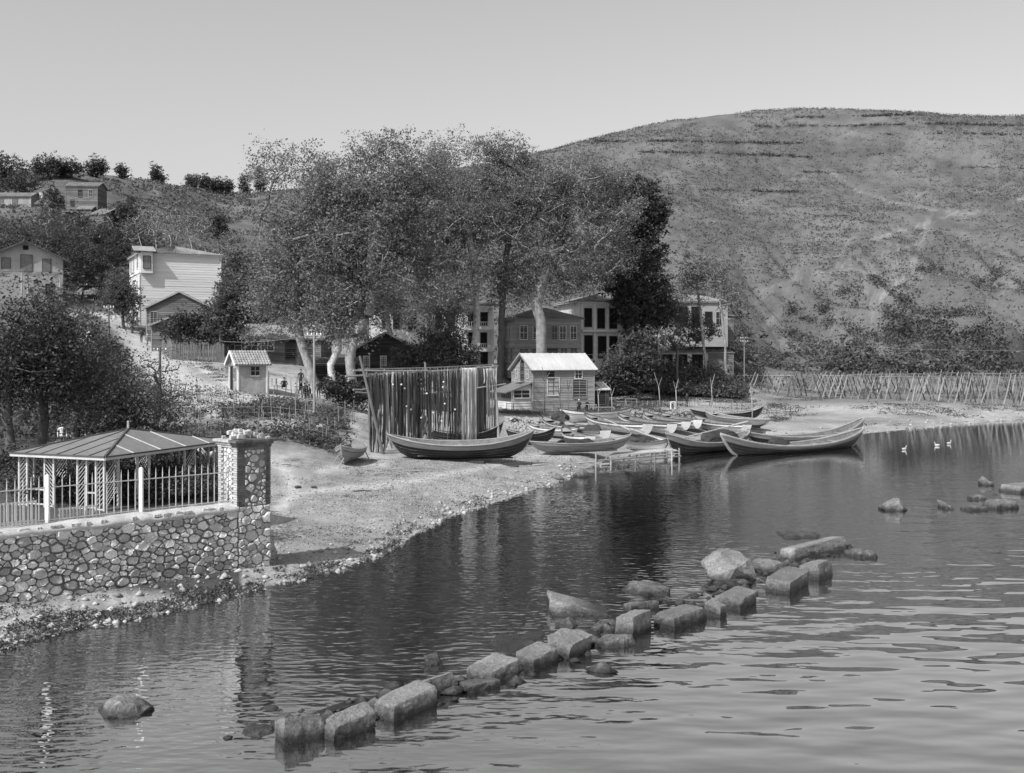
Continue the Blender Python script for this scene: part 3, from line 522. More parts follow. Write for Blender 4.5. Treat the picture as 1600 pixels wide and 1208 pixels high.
# ------------------------------------------------------------------ plank fence by the sheds
def plank_fence(name, label, pts, hgt, mat, gap=.16, tilt=.05):
    e = empty(name, GP(pts[0][0], pts[0][1]), 0, label, 'fence'); o = Vector(e.location)
    for (p0, y0), (p1, y1) in zip(pts[:-1], pts[1:]):
        A, B = Vector((X(p0, y0), y0)), Vector((X(p1, y1), y1)); k = max(1, int((B-A).length/gap))
        for i in range(k):
            q = A.lerp(B, i/k); z = float(zt(np.array([q.x]), np.array([q.y]))[0]); h = hgt*random.uniform(.85, 1.1); a = Vector((q.x, q.y, z-.3))-o
            MB().beam(a, a+Vector((random.uniform(-tilt, tilt)*h, random.uniform(-tilt, tilt), h+.3)), .13, .03, (B-A).normalized().to_3d()).build('plank', mat, e)
    return e
plank_fence('plank_fence', 'weathered upright plank fence below the wooden sheds', [(254, 129), (268, 123), (300, 121), (352, 119)], 2.0, M['greywood'])
# ------------------------------------------------------------------ rubble wall, gate pier, railing
def clip(poly, nx, ny, c):
    out = []
    for (a, b), (c2, d) in zip(poly, poly[1:]+poly[:1]):
        s, t = a*nx+b*ny-c, c2*nx+d*ny-c
        if s <= 0: out.append((a, b))
        if s*t < 0: k = s/(s-t); out.append((a+(c2-a)*k, b+(d-b)*k))
    return out
def rubble(x0, x1, z0, z1, cw, ch, rnd, ztop=None):
    """irregular stones of very mixed size: weighted (power) cells, in metres"""
    ar = cw/ch*.82; P_ = []; W1 = x1/ar-x0/ar; H1 = z1-z0
    for rad, tries in ((ch*.95, int(12*W1*H1)+2), (ch*.62, int(60*W1*H1)+6), (ch*.42, int(260*W1*H1)+12), (ch*.27, int(420*W1*H1)+20)):
        for _ in range(tries):
            a, b = rnd.uniform(x0/ar, x1/ar), rnd.uniform(z0, z1); r = rad*rnd.uniform(.85, 1.15)
            if all((a-p)**2+(b-q)**2 > (r+s)**2*rnd.uniform(.5, .85) for p, q, s in P_): P_.append((a, b, r))
    A = np.array(P_); out = []
    for a, b, r in P_:
        poly = [(x0/ar, z0), (x1/ar, z0), (x1/ar, z1), (x0/ar, z1)]; d = np.hypot(A[:, 0]-a, A[:, 1]-b)
        for k in np.argsort(d)[1:22]:
            p, q, s = P_[k]; poly = clip(poly, p-a, q-b, (p*p+q*q-a*a-b*b+.45*(r*r-s*s))/2)
            if len(poly) < 3: break
        if len(poly) >= 3: out.append([(u*ar, v) for u, v in poly])
    return out
def stone_mesh(poly, to3, rnd, gap=.86, proud=None):
    cx = sum(p[0] for p in poly)/len(poly); cz = sum(p[1] for p in poly)/len(poly); pr = proud or rnd.uniform(.03, .1)
    q = []
    tx, tz = rnd.uniform(-.28, .28), rnd.uniform(-.28, .28); jt = .022 if proud is None else .008
    for (a, b), (c, d) in zip(poly, poly[1:]+poly[:1]):
        q.append((a*.95+c*.05, b*.95+d*.05))
        if math.hypot(c-a, d-b) > .1: q += [(a+(c-a)*t+rnd.uniform(-jt, jt), b+(d-b)*t+rnd.uniform(-jt, jt)) for t in (.35, .68)]
    j = lambda s: [(cx+(x-cx)*s*rnd.uniform(.93, 1.04), cz+(z-cz)*s*rnd.uniform(.93, 1.04)) for x, z in q]
    m = len(q); v = [to3(x, z, -.05) for x, z in j(gap)]+[to3(x, z, pr*.7) for x, z in j(gap*.97)]+[to3(x, z, max(pr*.6, pr*rnd.uniform(.85, 1.2)+(tx*(x-cx)+tz*(z-cz)))) for x, z in j(gap*.74)]
    f = [(i, (i+1) % m, m+(i+1) % m, m+i) for i in range(m)]+[(m+i, m+(i+1) % m, 2*m+(i+1) % m, 2*m+i) for i in range(m)]+[tuple(range(2*m, 3*m))]
    return MB().add(v, f)
rnd = random.Random(3)
wang = math.atan2(WDIR[1], WDIR[0]); WL0 = -3.6; WLEN = 9.1          # wall runs from beyond the left edge to the pier
we = empty('rubble_wall', (WALL0[0], WALL0[1], .2), wang, 'rough rubble stone garden wall with a pale lime coping along the shore path', 'wall')
LEN1 = 7.75; TOPW = 2.27
cu = MB(); rows = []
for i in range(60):
    x = WL0+(LEN1-WL0)*i/59; tz = TOPW-.1; rows.append([(x, .0, -.5), (x, .0+.02*rnd.random(), tz*.5), (x, .02, tz-.02), (x, .6, tz), (x, .62, -.5)])
cu.grid(rows); cu.build('mortar_core', M['mortar'], we)
polys = rubble(-.9, LEN1, -.12, TOPW-.1, .36, .205, rnd)
ar_ = lambda p: abs(sum(a*d-c*b for (a, b), (c, d) in zip(p, p[1:]+p[:1])))
big = sorted(polys, key=ar_)[::-1][:300]
rest = MB()
for p in sorted(polys, key=ar_)[::-1][300:]: q = stone_mesh(p, lambda x, z, o: (x, -o, z), rnd, .85); rest.add(q.v, q.f)
if rest.v: tag(rest.build('small_stones', M['stone'], we), kind='stuff')
for p in big: stone_mesh(p, lambda x, z, o: (x, -o, z), rnd, rnd.uniform(.74, 1.04)).build('stone', M['stone'], we)
cp = MB()                                                            # lime coping, lumpy
rows = []
for i in range(110):
    x = WL0+(LEN1-WL0)*i/109; w1, w2, w3 = (vnoise(np.array([x*3.1]), np.array([s]), 9)[0]-.5 for s in (1.5, 4.5, 8.5))
    rows.append([(x, -.02+.03*w1, TOPW-.2), (x, -.1+.07*w1, TOPW-.12+.04*w2), (x, -.09+.07*w1, TOPW-.02+.12*w2), (x, .12, TOPW+.05+.13*w3), (x, .42, TOPW+.11+.1*w1), (x, .66, TOPW+.1+.08*w2), (x, .68, TOPW-.2)])
cp.smooth = True; cp.grid(rows); cp.build('coping', M['coping'], we)
# lumps of stone along the edge of the coping
for i in range(26):
    x = rnd.uniform(-1.6, LEN1-.3); s = rnd.uniform(.08, .2)
    stone_mesh([(x-s, -.06), (x+s*.8, -.05), (x+s, .06), (x-s*.7, .07)], lambda a, b, o: (a, -.04+b*1.1, TOPW+.03+o), rnd, .95, .04).build('stone', M['coping'], we)
# pier: front face parallel to the wall
PW = 1.26; PH = 4.3
pe = empty('gate_pier', (WALL0[0]+WDIR[0]*LEN1, WALL0[1]+WDIR[1]*LEN1, .2), wang, 'tall square stone gate pier with brick corners and loose stones on its cap', 'pier')
MB().box(.0, PW, -.02, 1.2, -.6, PH).build('mortar_core', M['mortar'], pe)
for p in rubble(.02, PW, -.1, TOPW, .36, .25, rnd): stone_mesh(p, lambda x, z, o: (x, -.02-o, z), rnd, .92).build('stone', M['stone'], pe)
for p in rubble(.26, PW-.16, TOPW, PH-.1, .27, .19, rnd):
    if rnd.random() < .82: stone_mesh(p, lambda x, z, o: (x, -.02-o, z), rnd, rnd.uniform(.62, .86), .035).build('stone', M['stone'], pe)
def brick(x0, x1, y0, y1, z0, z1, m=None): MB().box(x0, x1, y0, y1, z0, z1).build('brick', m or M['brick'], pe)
k = 25; bh = (PH-TOPW)/k
for i in range(k):                                                   # brick quoins on both corners, painted lighter on the sunny side, shade-dark in front
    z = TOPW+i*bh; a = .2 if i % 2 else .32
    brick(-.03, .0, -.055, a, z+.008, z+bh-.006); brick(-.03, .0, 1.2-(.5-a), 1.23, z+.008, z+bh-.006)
    brick(-.03, a-.06, -.055, -.022, z+.008, z+bh-.006, M['brickshade']); brick(PW-(.44-a), PW+.02, -.055, -.022, z+.008, z+bh-.006, M['brickshade'])
for p in rubble(.2, 1.0, TOPW, PH, .22, .15, rnd): stone_mesh([(min(max(x, .33), .88), z) for x, z in p], lambda x, z, o: (-o*.5, x, z), rnd, .85, .03).build('stone', M['stone'], pe)
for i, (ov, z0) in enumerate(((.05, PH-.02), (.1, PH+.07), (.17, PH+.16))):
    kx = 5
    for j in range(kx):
        w0 = (PW+2*ov)/kx; x = -ov+j*w0; brick(x+.004, x+w0-.004, -ov-.02, .3, z0, z0+.085, M['brickshade']); w1 = (1.2+2*ov)/kx; y = -ov+j*w1
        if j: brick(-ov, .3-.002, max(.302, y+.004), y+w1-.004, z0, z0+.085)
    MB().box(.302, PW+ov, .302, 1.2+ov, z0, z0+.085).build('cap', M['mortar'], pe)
for i in range(34):
    x, y = rnd.uniform(-.05, PW), rnd.uniform(0, 1.2); s = rnd.uniform(.06, .17); hh_ = .24*max(0, 1-abs(x-.55)*1.4)
    stone_mesh([(x-s, y-s*.6), (x+s, y-s*.5), (x+s*.8, y+s*.7), (x-s*.7, y+s*.6)], lambda a, b, o: (a, b, PH+.26+hh_+o), rnd, .95, s*.55).build('capstone', M['coping'], pe)
# iron railing behind the coping
ra = empty('iron_railing', (WALL0[0], WALL0[1], .2), wang, 'pale iron railing of pointed bars with square posts on top of the rubble wall', 'railing')
RY = .52; RB = TOPW+.1
for x in np.arange(-3.4, LEN1, .235):
    MB().tube([(x, RY, RB), (x, RY, RB+1.22), (x, RY, RB+1.42)], [.016, .016, .003], 5).build('bar', M['iron'], ra)
for zz, t in ((RB+1.06, .03), (RB+.07, .03)): MB().beam((-3.6, RY, zz), (LEN1, RY, zz), t, t).build('rail', M['iron'], ra)
for x in (1.55, 4.55): MB().tube([(x, RY, RB-.1), (x, RY, RB+1.35), (x, RY, RB+1.42), (x, RY, RB+1.46)], [.085, .085, .08, .03], 4).build('post', M['white'], ra)
# ------------------------------------------------------------------ gazebo
GF, GL, GR = Vector((-14.24, 38.0, 0)), Vector((-17.88, 39.5, 0)), Vector((-11.83, 44.7, 0))
ge = empty('garden_gazebo', (GF.x, GF.y, TERR), 0, 'white latticed garden gazebo with a low pyramid roof behind the railing', 'gazebo')
u, v = (GL-GF), (GR-GF); GH = 1.9; Lu, Lv = u.length, v.length; un, vn = u.normalized(), v.normalized()
g3 = lambda a, b, z: un*a+vn*b+Vector((0, 0, z))
def gpost(a, b): MB().beam(g3(a, b, -.1), g3(a, b, GH), .07, .07, un).build('post', M['lath'], ge)
def lattice(face, s0, s1, L, flip):
    at = (lambda s, z: g3(s, 0, z)) if face == 'u' else (lambda s, z: g3(0, s, z)) if face == 'v' else (lambda s, z: g3(s, Lv, z)) if face == 'U' else (lambda s, z: g3(Lu, s, z))
    pan = MB(); pan.beam(at(s0+.04, .05), at(s1-.04, .05), .03, .05); pan.beam(at(s0+.04, GH-.06), at(s1-.04, GH-.06), .03, .05); po = pan.build('lattice_panel', M['lath'], ge)
    w = s1-s0-.08; k = int((GH-.1-w)/.14); st = (GH-.1-w)/k
    for i in range(k+1):
        z = .05+i*st; a, b_ = (z, z+w) if flip else (z+w, z)
        MB().beam(at(s0+.04, a), at(s1-.04, b_), .018, .034, un if face in 'vV' else vn).build('slat', M['lath'], po)
PU = [(0, .36), (.78, 1.2), (2.3, 2.72), (Lu-.38, Lu)]; PV = [(0, .72), (1.75, 2.4), (4.5, 5.15), (Lv-.72, Lv)]
for i, (a, b_) in enumerate(PU):
    for s in (a, b_):
        if s > .01: gpost(s, 0); gpost(s, Lv)
    lattice('u', a, b_, Lu, i % 2 == 0 and i > 0); lattice('U', a, b_, Lu, i % 2)
for i, (a, b_) in enumerate(PV):
    for s in (a, b_):
        if 0.01 < s < Lv-.01: gpost(0, s); gpost(Lu, s)
    lattice('v', a, b_, Lv, i % 2 == 0); lattice('V', a, b_, Lv, i % 2)
gpost(0, 0)
pt = MB()
for f, a0, a1 in (('u', .4, .75), ('u', 2.75, Lu-.4)):
    pt.beam(g3(a0, 0, .62), g3(a1, 0, .62), .04, .05); pt.beam(g3(a0, 0, .1), g3(a1, 0, .1), .04, .05)
pt.build('rail', M['lath'], ge)
APX = g3(Lu/2, Lv/2, GH+.66); ov = .22
C4 = [g3(-ov, -ov, GH), g3(Lu+ov, -ov, GH), g3(Lu+ov, Lv+ov, GH), g3(-ov, Lv+ov, GH)]
for i in range(4):
    A, B = C4[i], C4[(i+1) % 4]; k = 6 if i % 2 == 0 else 5
    for j in range(k):                                               # roofing boards, each panel on its own
        a, b_ = A.lerp(B, j/k), A.lerp(B, (j+1)/k); m = MB()
        tr = lambda p: APX.lerp(p, .012)
        fz = Vector((0, 0, .03+.004*(j % 2)))
        # strips run parallel to the slope: cut against the hips by clipping toward the apex
        def up(t): return min(1, 2*min(t, 1-t))
        t0, t1 = j/k, (j+1)/k; mid = (A+B)/2; slope = APX-mid
        q = [a+fz, b_+fz, A.lerp(B, t1)+slope*up(t1)+fz, A.lerp(B, t0)+slope*up(t0)+fz]
        poly = [q[0], q[1], q[2], q[3]] if t0 > 0 and t1 < 1 else ([q[0], q[1], q[2]] if t0 == 0 else [q[0], q[1], q[3]])
        if t0 < .5 < t1: poly = [q[0], q[1], q[2], APX+fz, q[3]]
        m.prism([p-Vector((0, 0, .03)) for p in poly], (0, 0, .03)); m.build('roof_panel', M['roofpanel'], ge)
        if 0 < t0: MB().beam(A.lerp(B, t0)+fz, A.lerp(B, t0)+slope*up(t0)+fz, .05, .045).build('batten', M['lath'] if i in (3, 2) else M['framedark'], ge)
    MB().beam(A+Vector((0, 0, .05)), APX+Vector((0, 0, .05)), .07, .06).build('hip_batten', M['framedark'], ge)
    MB().beam(A+Vector((0, 0, -.05)), B+Vector((0, 0, -.05)), .05, .1).build('eave_board', M['lath'], ge)
    MB().beam(A+Vector((0, 0, .03))*.6, B+Vector((0, 0, .03))*.6, .09, .05).build('gutter', M['framedark'], ge)
MB().beam(APX, APX+Vector((0, 0, .35)), .07).build('finial', M['greywood'], ge)
for lab, x0, x1, y, hgt, n_ in (('small white picket panel at the left end of the wall top', .0, 1.15, .36, .72, 11), ('low white picket panel tucked between railing and gazebo', 2.05, 3.2, .8, .34, 12)):
    e = empty('picket_panel', (WALL0[0], WALL0[1], .2), wang, lab, 'fence')
    for i in range(n_): x = x0+(x1-x0)*i/(n_-1); MB().box(x-.022, x+.022, y, y+.02, RB-.05, RB+hgt).build('picket', M['lath'], e)
    for z in (.1, hgt-.06): MB().box(x0-.03, x1+.03, y+.022, y+.045, RB+z, RB+z+.05).build('rail', M['lath'], e)
# ------------------------------------------------------------------ boats
def boat(label, A, B, beam, depth, riseA, riseB, mats=('hulldark', 'strake', 'inner'), z=None, dz=0, roll=0, transom=False, thwarts=4, name='rowing_boat', group=None, cat='boat', band=.77):
    a = Vector((X(*A), A[1], 0)); b_ = Vector((X(*B), B[1], 0)); c = (a+b_)/2; L = (a-b_).length; ang = math.atan2(a.y-b_.y, a.x-b_.x)
    if z is None: z = max(max(float(zt(np.array([p.x]), np.array([p.y]))[0]) for p in (a.lerp(b_, .2), a.lerp(b_, .5), a.lerp(b_, .8))), -.35)
    e = empty(name, (c.x, c.y, z+dz), ang, label, cat, group); e.rotation_euler = (R(roll), 0, ang)
    N = 26
    def sec(t, s=1.0):                                               # t 0 = bow (A), 1 = stern (B)
        w = math.sin(math.pi*min(max(t, .0), 1))**.62 if not transom else (math.sin(math.pi*min(t/1.25, 1))**.62*(1 if t < .62 else 1-.3*((t-.62)/.38)**2))
        sh = depth+(riseA*(1-2*t)**2.4 if t < .5 else riseB*(2*t-1)**2.4); k = .0+.5*depth*max(0, 1-t/.13)**2*.8+(.5*depth*max(0, 1-(1-t)/.13)**2*.8 if not transom else .1*depth*max(0, 1-(1-t)/.3)**2)
        return beam/2*w*s, sh, k
    def pt(t, v, sgn, s=1.0, lift=0):
        w, sh, k = sec(t, s); q = v**.8; y = w*(math.sin(min(v, 1)*math.pi/2)**.75*.86+.14*v)
        zz = k+lift+(sh-k-lift)*(v**1.35)
        rake = .80+.20*v**.8 if not transom else None
        x = (.5-t)*L*(rake if not transom else ((.82+.18*v**.8) if t < .5 else .97+.03*v))
        return Vector((x, sgn*y, zz))
    ts = [.5-.5*math.cos(math.pi*i/(N-1)) for i in range(N)]
    vb = [0, .12, .25, .4, .54, band]; vs = [band+.004, (band+1)/2, 1.0]
    def shell(vals, s=1.0, lift=0, off=0):
        m = MB(); m.smooth = True
        for sg in (1, -1):
            m.grid([[pt(t, v, sg, s, lift)+Vector((0, sg*off, 0)) for v in vals] for t in ts])
        return m
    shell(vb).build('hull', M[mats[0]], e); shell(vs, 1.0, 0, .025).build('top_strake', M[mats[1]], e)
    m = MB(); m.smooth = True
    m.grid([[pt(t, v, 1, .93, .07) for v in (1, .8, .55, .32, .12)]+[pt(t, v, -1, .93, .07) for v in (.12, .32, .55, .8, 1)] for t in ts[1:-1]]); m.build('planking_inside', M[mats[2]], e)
    for sg in (1, -1):
        MB().tube([pt(t, 1, sg)+Vector((0, sg*.01, .01)) for t in ts], max(.035, L*.0055), 6).build('gunwale', M[mats[3] if len(mats) > 3 else 'greywood'], e)
        MB().tube([pt(t, band, sg)+Vector((0, sg*.03, 0)) for t in ts[1:-1]], max(.02, L*.003), 5).build('rubbing_strake', M['framedark'], e)
    sm_ = MB()
    for sg in (1, -1):
        for v in (.3, .46, .62): sm_.tube([pt(t, v, sg)+Vector((0, sg*.006, 0)) for t in ts[2:-2:2]], .011, 3)
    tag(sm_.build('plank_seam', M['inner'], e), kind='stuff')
    for t, nm in ((0, 'stem_post'), (1, 'stern_post')):
        if transom and t == 1:
            w, sh, k = sec(.995); vals = [0, .15, .3, .5, .7, .85, 1]
            pl = [pt(1, v, 1) for v in vals]+[pt(1, v, -1) for v in vals[::-1]]
            MB().prism(pl, (-.05, 0, 0)).build('transom', M[mats[0]], e); continue
        pp = [pt(t, v, 1) for v in (0, .2, .4, .6, .8, 1.0)]; pp = [Vector((p.x, 0, p.z)) for p in pp]; d = pp[-1]-pp[-2]; pp.append(pp[-1]+d.normalized()*.16)
        MB().tube(pp, [max(.05, L*.007)]*6+[.03], 5).build(nm, M[mats[3] if len(mats) > 3 else 'greywood'], e)
    MB().beam((L*.36, 0, .02), (-L*.36, 0, .02), .09, .1).build('keel', M[mats[0]], e)
    for i in range(thwarts):
        t = .2+.6*i/max(1, thwarts-1); w, sh, k = sec(t, .9); MB().box((.5-t)*L-.11, (.5-t)*L+.11, -w*.97, w*.97, sh*.74, sh*.74+.04).build('thwart', M['greywood'], e)
    fl = MB(); fl.grid([[(x*L, -beam*.26, depth*.28), (x*L, beam*.26, depth*.28)] for x in (-.3, -.1, .1, .3)]); fl.build('floorboards', M['greywood'], e)
    if depth > .7 or L > 4.5:                                        # foredeck
        fd = MB(); rows = []
        for t in (.03, .07, .11, .15): w, sh, k = sec(t, .9); rows.append([((.5-t)*L, -w, sh-.06), ((.5-t)*L, w, sh-.06)])
        fd.grid(rows); fd.build('foredeck', M['greywood'], e)
    return e
FB = 'big fishing boats'; RB_ = 'beached rowing boats'
D4 = ('hulldark', 'strake', 'inner'); W4 = ('hullwhite', 'hullwhite', 'inner', 'framedark'); WG = ('hullwhite', 'strake', 'inner', 'framedark'); GG = ('hullgrey', 'hullgrey', 'inner'); DD4 = ('hulldark', 'hulldark', 'inner')
B = {}
B['net'] = boat('long dark hulled fishing boat with a pale strake in front of the hanging nets', (606, 69.5), (833, 70.5), 2.5, .98, .62, .78, D4, z=.92, dz=.05, thwarts=5, name='fishing_boat', group=FB, roll=-3)
B['behind'] = boat('dark hulled boat half hidden behind the hanging nets', (786, 80), (668, 79.5), 2.2, .95, .8, .4, DD4, z=.85, dz=.1, name='fishing_boat', group=FB)
B['ding'] = boat('small pale dinghy seen end on and propped with sticks on the beach', (533, 64.2), (559, 67.9), 1.75, .72, .3, .12, GG, z=1.02, dz=.22, transom=True, thwarts=2, name='dinghy')
B['long'] = boat('long pale grey boat lying nearest the wooden jetty', (985, 79.5), (829, 76), 2.0, .68, .4, .2, ('hullgrey', 'hullgrey', 'inner'), dz=.12, name='rowing_boat', group=RB_)
B['dk'] = boat('dark sharp ended boat just past the stern of the long netside boat', (868, 84), (790, 84.5), 1.8, .7, .5, .3, DD4, dz=.1, group=RB_)
B['w1'] = boat('small white boat with its bow pointing left behind the dark sharp ended boat', (826, 93), (905, 89), 1.7, .6, .35, .2, W4, dz=.1, group=RB_)
B['w2'] = boat('white boat at the back left with its bow raised toward the stony bank', (848, 100), (925, 90.5), 1.8, .6, .5, .2, W4, dz=.1, group=RB_)
B['tr'] = boat('short white boat with a broad transom in the middle of the beached group', (880, 87.5), (922, 82), 1.7, .68, .5, .1, W4, dz=.1, transom=True, thwarts=3, group=RB_)
B['m1'] = boat('open grey strake boat behind the short transom boat', (882, 95), (946, 87.5), 1.9, .7, .5, .1, WG, dz=.12, transom=True, group=RB_)
B['back'] = boat('long white boat farthest back beside the bank of stones', (874, 108), (989, 113), 2.0, .82, .55, .45, W4, dz=.1, group=RB_, roll=6)
B['m2'] = boat('white transom boat with dark rim fourth along the row', (914, 104), (1012, 92.5), 2.0, .8, .45, .15, W4, dz=.12, transom=True, thwarts=5, group=RB_)
B['m3'] = boat('white transom boat with a plain rail between its darker rimmed neighbours', (966, 107), (1050, 94.5), 1.9, .8, .4, .1, W4, dz=.1, transom=True, group=RB_)
B['m4'] = boat('white boat full of oars and poles second from the right of the row', (1006, 109), (1072, 98), 1.8, .75, .5, .1, W4, dz=.1, transom=True, group=RB_)
B['m5'] = boat('white round sterned boat at the right of the tight row', (1034, 111), (1090, 101), 1.8, .75, .3, .15, W4, dz=.1, transom=True, group=RB_)
B['r1'] = boat('white boat with a grey strake lying apart with a small post at its side', (1084, 107), (1167, 98), 1.9, .7, .5, .1, W4, dz=.12, transom=True, group=RB_)
B['r2'] = boat('grey boat with a dark bottom next to the farthest dark boat', (1101, 114), (1203, 104), 2.0, .75, .6, .15, ('hulldark', 'hullgrey', 'inner'), dz=.12, group=RB_, band=.42)
B['r3'] = boat('all dark boat farthest right at the back of the beach', (1193, 117), (1078, 115), 2.0, .75, .75, .5, DD4, dz=.15, group=RB_)
B['b1'] = boat('large dark fishing boat at the jetty end with a long oar across it', (1041, 82.5), (1170, 90), 2.6, 1.0, .9, .6, D4, z=-.25, thwarts=5, name='fishing_boat', group=FB)
B['b2'] = boat('nearest dark fishing boat afloat with a tall upswept end', (1127, 81.5), (1349, 91), 2.6, .8, 1.15, .98, D4, z=-.28, thwarts=6, name='fishing_boat', group=FB)
B['b3'] = boat('long pale railed fishing boat lying behind the nearest afloat one', (1165, 90), (1350, 97.5), 2.5, .85, .6, 1.35, ('hulldark', 'hullgrey', 'inner'), z=-.22, thwarts=6, name='fishing_boat', group=FB)
B['s1'] = boat('white boat with a grey strake just behind the jetty planks', (973, 86), (1046, 83), 1.9, .62, .25, .4, WG, dz=.05, group=RB_)
B['s2'] = boat('small pale boat half covered with dark sailcloth between the moored boats', (1143, 96), (1196, 96.5), 1.7, .6, .2, .3, W4, z=-.05, thwarts=2, group=RB_)
def heap(label, e, lx, s, mat='netheap', ly=0, lz=None):
    bm = bmesh.new(); bmesh.ops.create_icosphere(bm, subdivisions=3, radius=1)
    sd = random.randint(0, 999)
    for q in bm.verts:
        k = 1+(vnoise(np.array([q.co.x*2.3+sd]), np.array([q.co.y*2.3+q.co.z*1.7]), 3)[0]-.5)*.7; q.co *= k; q.co.z = max(q.co.z, -.1)
    for q in bm.verts: q.co = Vector((q.co.x*s[0], q.co.y*s[1], q.co.z*s[2]))
    me = bpy.data.meshes.new('net_heap'); bm.to_mesh(me); bm.free(); o = link('net_heap', me, M[mat]); mw_ = Matrix.Translation(e.location) @ e.rotation_euler.to_matrix().to_4x4()
    o.location = mw_ @ Vector((lx, ly, lz if lz is not None else .55)); o.rotation_euler = e.rotation_euler; tag(o, label, 'net heap', 'net heaps in the boats')
heap('dark heap of nets in the stern of the short white transom boat', B['m1'], -1.4, (1.1, .7, .6), lz=.6)
heap('dark heap of nets in the large boat moored at the jetty end', B['b1'], -1.4, (1.9, 1.0, .8), lz=1.0)
heap('low dark heap of nets amidships in the nearest afloat fishing boat', B['b2'], 1.9, (1.3, .7, .42), lz=.95)
heap('dark heap of nets lying in the white boat behind the jetty', B['s1'], .8, (1.3, .6, .5), lz=.55)
heap('dark sailcloth bundle on the small boat between the moored boats', B['s2'], -.4, (1.0, .6, .5), lz=.6)
heap('brushy heap of nets in the long pale boat by the jetty', B['long'], -.3, (1.7, .55, .4), lz=.55)
heap('dark net heap behind the far white boat bow', B['w2'], 1.3, (1.1, .7, .7), lz=1.0)
for lab, a, b_ in (('long pale oar slanting out over the large boat at the jetty end', P(1060, 686, 83), P(1168, 659, 88)), ('oar lying across the boats beside the jetty', P(985, 670, 88), P(1041, 690, 83.5)),
      ('oar sticking out of the white boat in the middle of the row', P(945, 655, 97), P(984, 672, 90)), ('pole lying along the white boat at the back of the row', P(898, 662, 99), P(925, 668, 96))):
    o = thing_mesh('oar', MB().tube([a, a.lerp(b_, .75), a.lerp(b_, .78), b_], [.045, .045, .09, .1], 6), M['plank'], lab, 'oar', 'oars')
# posts of the beached boats, props and chocks
for lab, px, Y in (('short squared chock under the left part of the netside fishing boat', 745, 69.3), ('short squared chock under the right part of the netside fishing boat', 797, 69.8)):
    thing_mesh('chock', MB().box(-.45, .45, -.3, .3, -.2, .16), M['darkwood'], lab, 'chock', 'chocks under the boats').location = GP(px, Y)
for lab, px, Y, tx, tz in (('left prop stick leaning on the small dinghy', 519, 64.6, .5, .75), ('right prop stick leaning on the small dinghy', 581, 66.3, -.55, .95), ('short prop stick under the dinghy bow', 528, 63.6, .3, .55)):
    a = GP(px, Y); thing_mesh('prop_stick', MB().tube([a-Vector((0, 0, .1)), a+Vector((tx, .3, tz))], .035, 5), M['pole'], lab, 'stick', 'props of the dinghy')
# covered box left of the dinghy
bx = empty('covered_box', GP(503, 72.6), R(28), 'small wooden box with a pitched plank lid on the beach', 'box')
m = MB(); board_wall(m, lambda x, z, o: (x-.62, -.45-o, z), [(0, -.1), (1.24, -.1), (1.24, .5), (.62, .85), (0, .5)], .15); board_wall(m, lambda x, z, o: (.62+o, x-.45, z), [(0, -.1), (.9, -.1), (.9, .5), (0, .5)], .15); board_wall(m, lambda x, z, o: (-.62-o, x-.45, z), [(0, -.1), (.9, -.1), (.9, .5), (0, .5)], .15)
m.build('box_side', M['greywood'], bx)
for sx in (-1, 1):
    for i in range(4):
        t0, t1 = i/4, (i+1)/4; p = lambda t, y: Vector((sx*(.75-.75*t), y, .45+.43*t))
        MB().prism([p(t0, -.58), p(t1+.03, -.58), p(t1+.03, .58), p(t0, .58)], (0, 0, .035+.01*i)).build('lid_plank', M['greywood'], bx)
# ------------------------------------------------------------------ jetty
je = empty('plank_jetty', P(960, 716, 80), 0, 'low rickety plank jetty with short posts at the waterline', 'jetty'); o = Vector(je.location)
def jp(px, Y, z): return Vector((X(px, Y), Y, z))-o
for i in range(4):
    f = i/4; MB().beam(jp(955+i*2, 78.2+i*.42, .42+.02*(i % 2)), jp(1058-i*3, 81+i*.5, .5+.02*(i % 2)), .38, .05).build('plank', M['plank'], je)
for a, b_ in (((873, 73, .22), (935, 74.5, .36)), ((930, 74.3, .40), (1062, 79.5, .42)), ((998, 76.8, .14), (1064, 79, .28)), ((885, 74.2, .2), (960, 76.5, .3)), ((940, 76, .12), (1000, 78, .12))):
    MB().tube([jp(*a), jp(*b_)], [.07, .06], 6).build('pole', M['pole'], je)
for px, Y, h in ((891, 73.5, .62), (931, 74.3, .95), (955, 75.6, .55), (975, 76, .5), (994, 76.6, .6), (1016, 77.6, .55), (1024, 77.5, .7), (1042, 78.3, .75), (1049, 78, .95), (1062, 79.2, .85), (1040, 80.5, .6), (985, 78.5, .5)):
    MB().tube([jp(px, Y, -1), jp(px+random.uniform(-1.5, 1.5), Y, h)], [.075, .06], 6).build('post', M['pole'], je)
for i in range(7):
    px = 945+i*17; Y = 75.2+i*.6; MB().beam(jp(px, Y, .34), jp(px+5, Y+2.6, .4), .09, .07).build('crosspiece', M['pole'], je)
